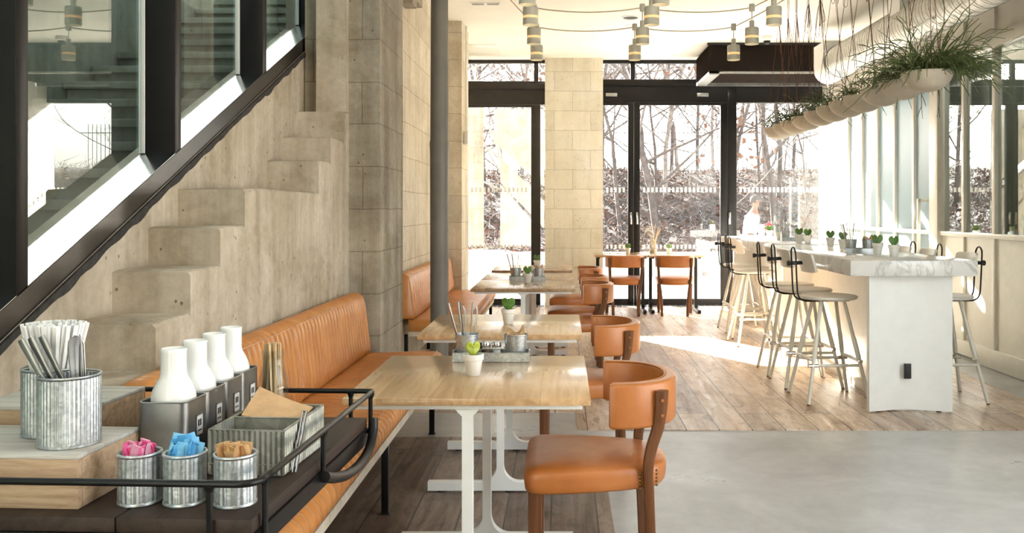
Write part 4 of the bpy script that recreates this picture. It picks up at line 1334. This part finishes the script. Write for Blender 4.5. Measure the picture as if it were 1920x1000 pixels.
copy(hp, tp(989.5, 531, ZT), rad(4), 'dark green heart leaf in a white pot beside the tray on the third table')
copy(hp, (-.255, 8.8, ZT), rad(10), 'green heart leaf in a white pot on the last banquette table')
copy(hp, tp(1177.5, 476, ZT), rad(0), 'small heart leaf pot on the left window table')
copy(hp, tp(1254.5, 476.5, ZT), rad(20), 'small heart leaf pot on the right window table')
ZB = 1.0055
hb = make_heart('heart leaf pot nearest the front edge of the near bar table', tp(1676, 481, ZB), rad(8), s=1.08, leaf_s=.078)
for px, py, rz, lab in ((1645.5, 477, -8, 'heart leaf pot just behind the frontmost pot on the near bar table'), (1580.5, 467, 6, 'heart leaf pot left of the metal tray on the near bar table'), (1557, 463, -12, 'heart leaf pot at the far end of the near bar table'),
                        (1514.6, 457.6, 5, 'heart leaf pot nearest on the far bar table'), (1498.7, 455.1, -6, 'heart leaf pot right of the small tray on the far bar table')):
    copy(hb, tp(px, py, ZB), rad(rz), lab)
copy(hb, tp(1461, 449.5, ZB), rad(70), 'bright white heart leaf pot left of the small tray on the far bar table')
copy(hb, (2.42, 10.3, ZB), rad(0), 'heart leaf pot behind the bright white pot on the far bar table')
m = M().lathe([(0, 0), (.034, 0), (.036, .004), (.036, .09), (.032, .092), (.03, .08), (0, .08)], n=24)
tag(m.build('candle_holder', K['pot'], loc=(2.40, 10.62, ZB)), 'small cream candle holder at the far end of the far bar table', 'candle holder')

# ---- cutlery
def cut_mesh(kind):
    m = M()
    if kind == 'knife':
        m.loft([[V(x, y, z) for x, y in rrect(w, th, th * .4, 2)] for z, w, th in ((0, .010, .002), (.10, .016, .0025), (.118, .012, .004), (.125, .012, .0055), (.21, .0155, .006), (.218, .014, .005))])
    elif kind == 'fork':
        m.loft([[V(x, y + b, z) for x, y in rrect(w, th, th * .4, 2)] for z, w, th, b in ((0, .020, .002, 0), (.045, .021, .002, .004), (.06, .010, .003, .002), (.10, .008, .003, 0), (.18, .015, .0035, -.004), (.196, .018, .003, -.010), (.20, .012, .002, -.012))])
    else:
        m.loft([[V(x, y + b, z) for x, y in rrect(w, th, th * .4, 2)] for z, w, th, b in ((0, .008, .002, 0), (.02, .030, .0025, .003), (.045, .032, .0025, .004), (.062, .009, .003, .001), (.10, .008, .003, 0), (.18, .014, .003, -.003), (.2, .010, .002, -.006))])
    return m
def cutlery(kind, label, group, p0, p1, roll=0, proto={}):
    key = kind
    if key not in proto:
        o = cut_mesh(kind).build(kind, K['steel'], ang=50)
        proto[key] = o
    else:
        o = proto[key].copy()
        C.objects.link(o)
    tag(o, label, kind, group)
    return along(o, p0, p1, roll)

def bucket(label, loc, group, s=1.0):
    t = thing('metal_bucket', label, 'bucket', loc, 0, group)
    M().lathe([(0, .001), (.034 * s, .001), (.0355 * s, 0), (.0365 * s, .004), (.0450 * s, .094 * s), (.0475 * s, .096 * s), (.0475 * s, .0995 * s), (.0445 * s, .0985 * s), (.0335 * s, .005), (0, .005)], n=36).build('body', K['galv'], t)
    for sg in (-1, 1):
        M().lathe([(0, -.001), (.006, -.001), (.006, .0012), (0, .0012)], c=(sg * .0462 * s, 0, .086 * s), n=10, axis='x').build('ear', K['galv'], t)
    return t
def tray(label, loc, L, W, Hh, group='galvanised trays'):
    t = thing('metal_tray', label, 'tray', loc, 0, group)
    m = M().span(-L / 2, L / 2, -W / 2, W / 2, 0, .002)
    for a in (-1, 1):
        m.span(-L / 2, L / 2, a * W / 2 - .001, a * W / 2 + .001, 0, Hh)
        m.span(a * L / 2 - .001, a * L / 2 + .001, -W / 2, W / 2, 0, Hh)
    m.build('tray_body', K['galv'], t)
    m = M().tube([(-L / 2, -W / 2, Hh), (L / 2, -W / 2, Hh), (L / 2, W / 2, Hh), (-L / 2, W / 2, Hh)], .0022, 6, closed=True)
    for sg in (-1, 1): m.span(sg * (L / 2 + .002) - .0025, sg * (L / 2 + .002) + .0025, -.012, .012, Hh - .004, Hh + .006)
    m.build('rim', K['galv'], t)
    return t
def napkins(label, loc, group, s=1.0):
    m = M()
    rnd = random.Random(int(loc[1] * 100))
    for k in range(5):
        y = (-.022 + k * .011) * s
        pts = []
        top = .028 * s
        rings = []
        for i in range(13):
            x = (-.033 + .066 * i / 12) * s
            z = top + .010 * s * math.sin(i * .55 + k * .6) + (.012 * s if i > 9 else 0) - .006 * abs(k - 1.5)
            yy = y + .003 * math.sin(i * .7 + k)
            rings.append([V(x, yy - .003, -.05 * s), V(x, yy + .003, -.05 * s), V(x, yy + .003, z), V(x, yy - .003, z)])
        m.loft(rings)
    return tag(m.build('napkin_bundle', K['kraft'], loc=loc), label, 'napkins', group)
def shaker(label, loc, fill):
    t = thing('shaker', label, 'shaker', loc, 0, 'glass salt and pepper shakers')
    M().lathe([(0, 0), (.017, 0), (.0185, .003), (.0185, .046), (.0165, .052), (.0155, .052), (.0165, .044), (.0165, .004), (0, .004)], n=24).build('glass_body', K['glass_jar'], t)
    M().lathe([(0, .0045), (.016, .0045), (.016, .038), (0, .040)], n=20).build('contents', K[fill], t)
    M().lathe([(.0175, .050), (.0185, .052), (.0185, .062), (.0165, .068), (.008, .0705), (0, .071)], n=24).build('cap', K['chrome'], t)
    return t
def caddy(name, where, x, y, z, L, W, n_cut, s=1.0, shk=True, kinds=('knife', 'knife', 'fork', 'knife', 'fork', 'knife')):
    tray('galvanised tray of cutlery and napkins ' + where, (x, y, z), L, W, .034)
    xb0, xb1 = x - L / 2 + .050 * s, x + L / 2 - .052 * s
    bz = z + .0025
    bucket('small metal bucket full of cutlery in the tray ' + where, (xb0, y, bz), 'small metal buckets', s)
    bucket('small metal bucket of brown napkins in the tray ' + where, (xb1, y, bz), 'small metal buckets', s)
    napkins('folded brown paper napkins in the bucket of the tray ' + where, (xb1, y, bz + .088 * s), 'brown napkin bundles', s)
    tops = [(-.062, .01, .175), (-.03, .0, .205), (-.006, .01, .20), (.022, -.008, .205), (.048, .004, .21), (-.052, -.02, .15)]
    for i in range(n_cut):
        dx, dy, dz = tops[i % 6]
        ex, ey, ez = dx * .28, dy * .5 + (.012 if i % 2 else -.010), .008
        k = kinds[i % len(kinds)]
        cutlery(k, 'steel cutlery handles standing in the bucket ' + where if False else 'steel %s standing in the cutlery bucket ' % k + where, 'cutlery in the tray ' + where, (xb0 + ex * s, y + ey * s, bz + ez), (xb0 + dx * s, y + dy * s, bz + dz), (0.4, 2.1, 1.2, .9, 2.6, 0)[i % 6])
    if shk:
        shaker('glass pepper shaker in the tray ' + where, (x - .022, y - .002, bz), 'pepper')
        shaker('glass salt shaker in the tray ' + where, (x + .020, y - .004, bz), 'salt')
x1, y1, _ = tp(848.4, 679, ZT)
caddy('a', 'on the nearest table', x1 + .147, y1 + .047, ZT, .292, .098, 6)
x3, y3, _ = tp(954.7, 527, ZT)
caddy('b', 'on the third table', x3 + .147, y3 + .047, ZT, .292, .098, 6)
xb, yb, _ = tp(1590, 474, ZB)
caddy('c', 'on the near bar table', xb + .098, yb + .03, ZB, .235, .098, 6, 1.0, False)
caddy('d', 'on the far bar table', 2.425, 9.30, ZB, .235, .098, 5, 1.0, False)
# dried stems in a vase between the window tables
t = thing('vase', 'glass vase of dried stems where the two window tables meet', 'vase', (1.185, 11.5, ZT), 0)
M().lathe([(0, 0), (.05, 0), (.052, .004), (.052, .10), (.045, .125), (.046, .14), (.043, .14), (.042, .125), (.049, .10), (.049, .006), (0, .006)], n=28).build('glass_body', K['glass_jar'], t)
M().lathe([(0, .007), (.048, .007), (.048, .05), (0, .05)], n=24).build('pebbles', K['conc_pale'], t)
for k in range(9):
    a = k * .7
    m = M().tube(smooth_open([(.015 * math.cos(a), .015 * math.sin(a), .05), (.04 * math.cos(a), .04 * math.sin(a), .2), (.10 * math.cos(a), .07 * math.sin(a), .33 + .02 * (k % 4))], 3), .0025, 5)
    m.build('dried_stem', K['stick'], t)

# ================================================================== SERVING CART
ZS = .78
cart = thing('serving_cart', 'black metal serving cart with dark wooden shelf in the foreground', 'cart', (-.92, 2.0, 0), rad(-2.5))
for k in range(3):
    x0 = -.38 + k * .2535
    M().span(x0, x0 + .2515, -.40, .38, .752, .78, bev=.003).build('shelf_board', K['cart_board'], cart)
m = M()
m.span(-.38, .38, -.402, -.384, .715, .752).span(-.38, .38, .364, .382, .715, .752).span(-.382, -.364, -.40, .38, .715, .752).span(.364, .384, -.40, .38, .715, .752)
m.build('frame', K['black_metal'], cart)
rail = [(-.388, -.41), (.355, -.41)] + arc(.355, -.375, .035, -PI / 2, 0, 5) + [(.39, .385), (.39, .395), (-.388, .395)]
M().tube([V(x, y, .847) for x, y in rail], .0068, 10, closed=True).build('guard_rail', K['black_metal'], cart)
for (x, y) in ((.305, -.41), (.389, -.365), (.39, -.03), (.39, .372), (.33, .395), (-.2, .395), (-.388, -.38), (-.388, .37), (-.388, 0)):
    M().tube([(x, y, .845), (x, y, .74)], [.006, .006], 8).tube([(x, y, .845), (x, y, .832)], [.011, .006], 8).build('rail_post', K['black_metal'], cart)
hp_ = smooth_open([(.397, -.04, .748), (.400, .02, .728), (.402, .12, .706), (.402, .23, .700), (.402, .32, .716), (.400, .36, .748), (.398, .372, .78)], 5)
M().tube(hp_, .0125, 12).build('handle', K['black_metal'], cart)
for (x, y) in ((-.365, -.385), (.365, -.385), (.12, .30), (-.33, .30)):
    lg = M().box((x, y, .41), (.028, .028, .63), bev=.002).build('leg', K['black_metal'], cart)
    M().lathe([(.010, -.014), (.045, -.014), (.048, -.01), (.048, .01), (.045, .014), (.010, .014)], c=(x, y, .05), n=24, axis='x').build('caster', K['black'], lg)
M().span(-.36, .36, -.38, .36, .20, .215).build('lower_shelf', K['cart_board'], cart)

# wooden crates
def crate(label, x0, x1, y0, y1, z0, z1, rz):
    cx_, cy_ = (x0 + x1) / 2, (y0 + y1) / 2
    t = thing('wooden_crate', label, 'crate', (cx_, cy_, z0), rz, 'pale wooden crates on the cart')
    hx, hy, h = (x1 - x0) / 2, (y1 - y0) / 2, z1 - z0
    M().span(-hx, hx, -hy, -hy + .014, 0, h - .008, bev=.0015).build('front_board', K['crate'], t)
    M().span(-hx, hx, hy - .014, hy, 0, h - .008, bev=.0015).build('rear_board', K['crate'], t)
    for sg in (-1, 1): M().span(sg * hx, sg * (hx - .014), -hy + .0145, hy - .0145, 0, h - .008, bev=.0015).build('side_board', K['crate'], t)
    M().span(-hx, hx, -hy, hy, h - .008, h, bev=.0015).build('top_board', K['crate_top'], t, label='whitewashed top board')
    return t
crate('low wooden crate at the front left of the cart, under the ribbed tins', -1.24, -.895, 1.645, 1.862, ZS + .0005, .881, rad(-3))
crate('taller wooden crate behind the ribbed tins', -1.28, -1.012, 1.90, 2.13, ZS + .0005, .912, rad(-3))

def tin(label, loc, r, h, k, wav, group, name='ribbed_tin', mat='galv'):
    t = thing(name, label, 'tin', loc, 0, group)
    N = max(96, k * 8)
    prof = [(0, .001), (r * .97, .001), (r * 1.02, .0), (r * 1.035, .003), (r * 1.02, .006)]
    M().lathe([(r * 1.0, .0), (r * 1.03, .001), (r * 1.03, .005), (r * .99, .007)], n=48).build('base_rim', K[mat], t)
    M().lathe([(r, .006), (r, h * .3), (r, h * .6), (r, h - .004), (r * .965, h - .004), (r * .965, h * .5), (r * .965, .012)], n=N, wav=wav, k=k, cap=False).build('wall', K[mat], t, ang=70)
    M().lathe([(0, .006), (r * .97, .006), (r * .97, .010), (0, .010)], n=40).build('bottom', K[mat], t)
    M().tube([V(r * .99 * math.cos(a * 2 * PI / 48), r * .99 * math.sin(a * 2 * PI / 48), h) for a in range(48)], .0022 if r > .045 else .003, 6, closed=True).build('top_rim', K[mat], t)
    return t
TA, TB = V(-.966, 1.724, .8815), V(-1.047, 1.806, .8815)
tin('large ribbed tin of steel cutlery on the low crate', TA, .0555, .134, 46, .012, 'large ribbed tins')
tin('large ribbed tin of wrapped straws behind the cutlery tin', TB, .0555, .134, 46, .012, 'large ribbed tins')
base = None
rnd = random.Random(21)
for i in range(88):
    a = rnd.uniform(0, 2 * PI)
    q = math.sqrt(rnd.random())
    p0 = TB + V(.018 * q * math.cos(a), .018 * q * math.sin(a), .012)
    p1 = TB + V(.071 * q * math.cos(a) + .004, .060 * q * math.sin(a), .222 + rnd.uniform(-.010, .010))
    if base is None:
        base = M().box((0, 0, .108), (.0095, .0042, .216), bev=.0012, seg=1).build('paper_straw', K['paper'])
        o = base
    else:
        o = base.copy(); C.objects.link(o)
    tag(o, 'white paper wrapped straw fanned out in the rear ribbed tin', 'straw', 'wrapped straws in the rear tin')
    along(o, p0, p1, rnd.uniform(-.5, .5))
def cp(px, py, y): return V((px - CX) / F * y, y, H + (CY - py) / F * y)
for i, (px, py, y, ex) in enumerate([(41, 641, 1.715, -.018), (56, 632, 1.725, -.008), (75, 626, 1.735, .006)]):
    p1 = cp(px, py, y)
    cutlery('knife', ['steel knife leaning farthest left in the front ribbed tin', 'steel knife between two others in the front ribbed tin', 'steel knife closest to the straws in the front ribbed tin'][i], 'knives in the front ribbed tin', TA + V(.030 + ex * .9, (y - 1.724) * .8, .012), p1, 1.25)
for i in range(5):
    px = 133 + i * 7
    y = 1.700 + .011 * i
    p1 = cp(px, 672 - i * 1.2, y)
    cutlery('fork', 'steel fork handle in the row at the right of the front ribbed tin', 'fork handles in the front ribbed tin', V(p1.x * .15 + TA.x * .85 + .022, y * .5 + TA.y * .5, .892), p1, PI / 2 + .15)

# small tins of sweetener packets
def pk_mesh():
    m = M()
    rings = []
    for i in range(7):
        z = -.03 + .06 * i / 6
        b = .0016 + .0016 * math.sin(PI * i / 6)
        rings.append([V(x, y + .0012 * math.sin(i * 1.7), z) for x, y in ((-.0135, 0), (-.008, -b), (.008, -b), (.0135, 0), (.008, b), (.008, b))][:5] + [V(-.008, b + .0012 * math.sin(i * 1.7), z)])
    return m.loft(rings)
def packet_tin(px, py, colors, label, plabel, group, seed, n=26, lift=0.0):
    x, y, _ = tp(px, py, ZS)
    h = .094
    tin(label, (x, y, ZS + .0005), .0385, h, 22, .014, 'small sweetener tins', 'small_tin')
    rnd = random.Random(seed)
    protos = []
    for i in range(n):
        if i < 2:
            o = pk_mesh().build('sweetener_packet', K[colors[i]], ang=60)
            protos.append(o)
        else:
            o = protos[i % 2].copy(); C.objects.link(o)
        tag(o, plabel, 'packet', group)
        a = 2 * PI * (i * .618)
        q = math.sqrt((i + .5) / n) * .0205
        up = rnd.uniform(-.006, .010) + lift * (1 if math.sin(a) > .2 else 0)
        o.location = (x + q * math.cos(a), y + q * math.sin(a), ZS + h - .016 + up)
        o.rotation_euler = (rnd.uniform(-.28, .28), rnd.uniform(-.35, .35), rnd.choice((0, PI / 2, .5, -.4)) + rnd.uniform(-.3, .3))
packet_tin(262, 941, ('pink', 'pink_pale'), 'small ribbed tin of pink packets beside the low crate', 'pink sweetener packet in the small tin', 'pink sweetener packets', 31)
packet_tin(347, 941.5, ('blue', 'blue_pale'), 'small ribbed tin of blue packets between the pink and brown ones', 'blue sweetener packet in the small tin', 'blue sweetener packets', 32, lift=.012)
packet_tin(441.5, 944, ('tan', 'tan_pale'), 'small ribbed tin of brown sugar packets at the cart corner', 'brown sugar packet in the small tin', 'brown sugar packets', 33)

# white carafes in tall metal boxes
bot = box0 = None
BL = ['nearest', 'second', 'third', 'farthest']
for i in range(4):
    y = 1.885 + i * .112
    x = -.833 - .0015 * i
    lab = 'white porcelain carafe in the %s of four metal boxes' % BL[i]
    lab2 = '%s of four upright metal boxes holding white carafes' % BL[i]
    if box0 is None:
        t = thing('metal_box', lab2, 'box', (x, y, ZS + .0005), rad(-3), 'upright metal boxes for carafes')
        o_, i_ = rrect(.104, .104, .016, 5), rrect(.100, .100, .014, 5)
        hh = .155
        M().loft([[V(a, b, 0) for a, b in o_], [V(a, b, hh) for a, b in o_], [V(a, b, hh) for a, b in i_], [V(a, b, .004) for a, b in i_]]).build('body', K['steel_dark'], t)
        M().tube([V(a, b, hh) for a, b in rrect(.103, .103, .0155, 5)], .0018, 6, closed=True).build('rim', K['steel'], t)
        fr = M().span(.052, .0535, -.008, .026, .072, .075).span(.052, .0535, -.008, .026, .117, .120).span(.052, .0535, -.008, -.005, .072, .120).span(.052, .0535, .023, .026, .072, .120).build('label_holder', K['steel_dark'], t)
        cd = M().span(.0520, .0527, -.005, .023, .075, .117).build('card', K['card'], fr, label='white card in the label holder')
        rows = M()
        for q, (a, b, c, d) in enumerate(((.001, .008, .094, .108), (.010, .017, .094, .108), (0, .018, .083, .086))): rows.span(.0527, .0529, a, b, c, d)
        rows.build('card_print', K['grey_frame'], fr, label='small dark print on the card')
        box0 = t
        b = thing('carafe', lab, 'carafe', (x, y, ZS + .005), 0, 'white carafes')
        M().lathe([(0, 0), (.040, 0), (.043, .004), (.0445, .06), (.0455, .12), (.0460, .146), (.0448, .158), (.0418, .170), (.0372, .181), (.0318, .190), (.0284, .196), (.0266, .203), (.0262, .212), (.0262, .250), (.0268, .2555), (.0255, .257), (.0235, .2555), (.0232, .21), (0, .205)], n=44).build('body', K['porcelain'], b, ang=60)
        bot = b
    else:
        copy(box0, (x, y, ZS + .0005), rad(-3), lab2)
        copy(bot, (x, y, ZS + .005), 0, lab)

# glass bottle of wooden stirrers
gx, gy = -.765, 2.325
t = thing('glass_bottle', 'clear glass bottle full of wooden stirrers on the cart', 'bottle', (gx, gy, ZS + .0005))
M().lathe([(0, 0), (.037, 0), (.040, .004), (.040, .085), (.037, .11), (.030, .135), (.0275, .15), (.0275, .17), (.030, .173), (.030, .184), (.0275, .187), (.0255, .184), (.0252, .15), (.028, .133), (.0345, .108), (.037, .085), (.037, .008), (0, .006)], n=36).build('body', K['glass_jar'], t)
sb = None
for i in range(60):
    a = rnd.uniform(0, 2 * PI)
    q = math.sqrt(rnd.random())
    a2 = a + rnd.uniform(-.6, .6)
    p0 = V(gx + .029 * q * math.cos(a), gy + .029 * q * math.sin(a), ZS + .009)
    p1 = V(gx + .021 * q * math.cos(a2) , gy + .021 * q * math.sin(a2), ZS + .195 + rnd.uniform(-.012, .006))
    if sb is None:
        sb = M().box((0, 0, .098), (.0055, .0014, .196), bev=.0004, seg=1).build('wooden_stirrer', K['stick'])
        o = sb
    else:
        o = sb.copy(); C.objects.link(o)
    tag(o, 'thin wooden stirrer in the glass bottle', 'stirrer', 'wooden stirrers in the glass bottle')
    along(o, p0, p1, rnd.uniform(0, PI))

# corrugated two-compartment napkin tray
t = thing('napkin_tray', 'corrugated metal tray with two compartments on the cart', 'tray', (-.655, 1.963, ZS + .0005), rad(-4))
def corr(x0, y0, x1, y1, z0, z1, n, amp, th=.0015):
    d = V(x1 - x0, y1 - y0); L = d.length; d.normalize(); nr = V(d.y, -d.x)
    m = M(); rings = []
    for i in range(n * 6 + 1):
        u = L * i / (n * 6)
        o = amp * math.cos(2 * PI * i / 6)
        p = V(x0, y0) + d * u + nr * o
        a, b = p - nr * th, p + nr * th
        rings.append([V(a.x, a.y, z0), V(b.x, b.y, z0), V(b.x, b.y, z1), V(a.x, a.y, z1)])
    return m.loft(rings)
hx, hy, hh = .080, .120, .095
walls = [(-hx, -hy, hx, -hy, 14), (hx, -hy, hx, hy, 20), (hx, hy, -hx, hy, 14), (-hx, hy, -hx, -hy, 20)]
for a in walls: corr(*a[:4], .004, hh, a[4], .0016).build('side_wall', K['galv_dull'], t, ang=60)
M().span(-hx, hx, -hy, hy, 0.001, .004).build('bottom', K['galv_dull'], t)
M().span(-hx, hx, -.004, -.002, .004, hh - .002).build('divider', K['galv_dull'], t)
m = M().tube([V(-hx, -hy, hh), V(hx, -hy, hh), V(hx, hy, hh), V(-hx, hy, hh)], .003, 6, closed=True)
m.tube([V(-hx, -.003, hh - .001), V(hx, -.003, hh - .001)], .0025, 6)
m.build('rim', K['galv_dull'], t)
M().tube([V(-hx - .001, -hy - .001, .024), V(hx + .001, -hy - .001, .024), V(hx + .001, hy, .024), V(-hx - .001, hy, .024)], .0028, 6, closed=True).build('lower_band', K['galv_dull'], t)
rotm = Matrix.Rotation(rad(-4), 4, 'Z')
def on_tray(x, y, z): return Vector((-.655, 1.963, ZS + .0005)) + rotm @ V(x, y, z)
proto_n = None
for i in range(14):
    if proto_n is None:
        proto_n = M().box((0, 0, 0), (.138, .100, .0035), bev=.001, seg=1).build('paper_napkin', K['kraft'])
        o = proto_n
    else:
        o = proto_n.copy(); C.objects.link(o)
    tag(o, 'brown paper napkin stacked in the rear half of the corrugated tray', 'napkin', 'brown napkins in the corrugated tray')
    o.location = on_tray(-.002, .058, .0065 + i * .0042)
    o.rotation_euler = (0, 0, rad(-4) + rnd.uniform(-.012, .012))
m = M()
rings = []
for i in range(9):
    u = i / 8
    x = -.066 + .132 * u
    rings.append([V(x, -.045, .0), V(x, -.045, .002), V(x, .047, .002 + .030 * (1 - u) ** 1.5), V(x, .047, .030 * (1 - u) ** 1.5)])
m.loft(rings)
o = tag(m.build('paper_napkin', K['kraft']), 'topmost brown napkin curling up out of the corrugated tray', 'napkin')
o.location = on_tray(-.002, .055, .094)
o.rotation_euler = (rad(12), rad(8), rad(-4))
o = copy(proto_n, on_tray(-.001, -.062, .0062), rad(-4), 'single brown napkin lying in the front half of the corrugated tray')
del o['group']
t2 = thing('serving_tongs', 'flat steel tongs leaning outside the right wall of the corrugated tray', 'tongs', on_tray(hx + .012, -.085, .001), 0)
for sg in (-1, 1):
    M().loft([[V(sg * .0035 + a, b, z) for a, b in rrect(.0018, w_, .0008, 1)] for z, w_ in ((0, .010), (.05, .014), (.11, .012), (.135, .010))]).build('arm', K['steel'], t2)
M().box((0, 0, .1355), (.010, .010, .002)).build('spring_end', K['steel'], t2)
along(t2, on_tray(hx + .014, -.095, .0015), on_tray(hx + .0085, -.015, .118), 0)
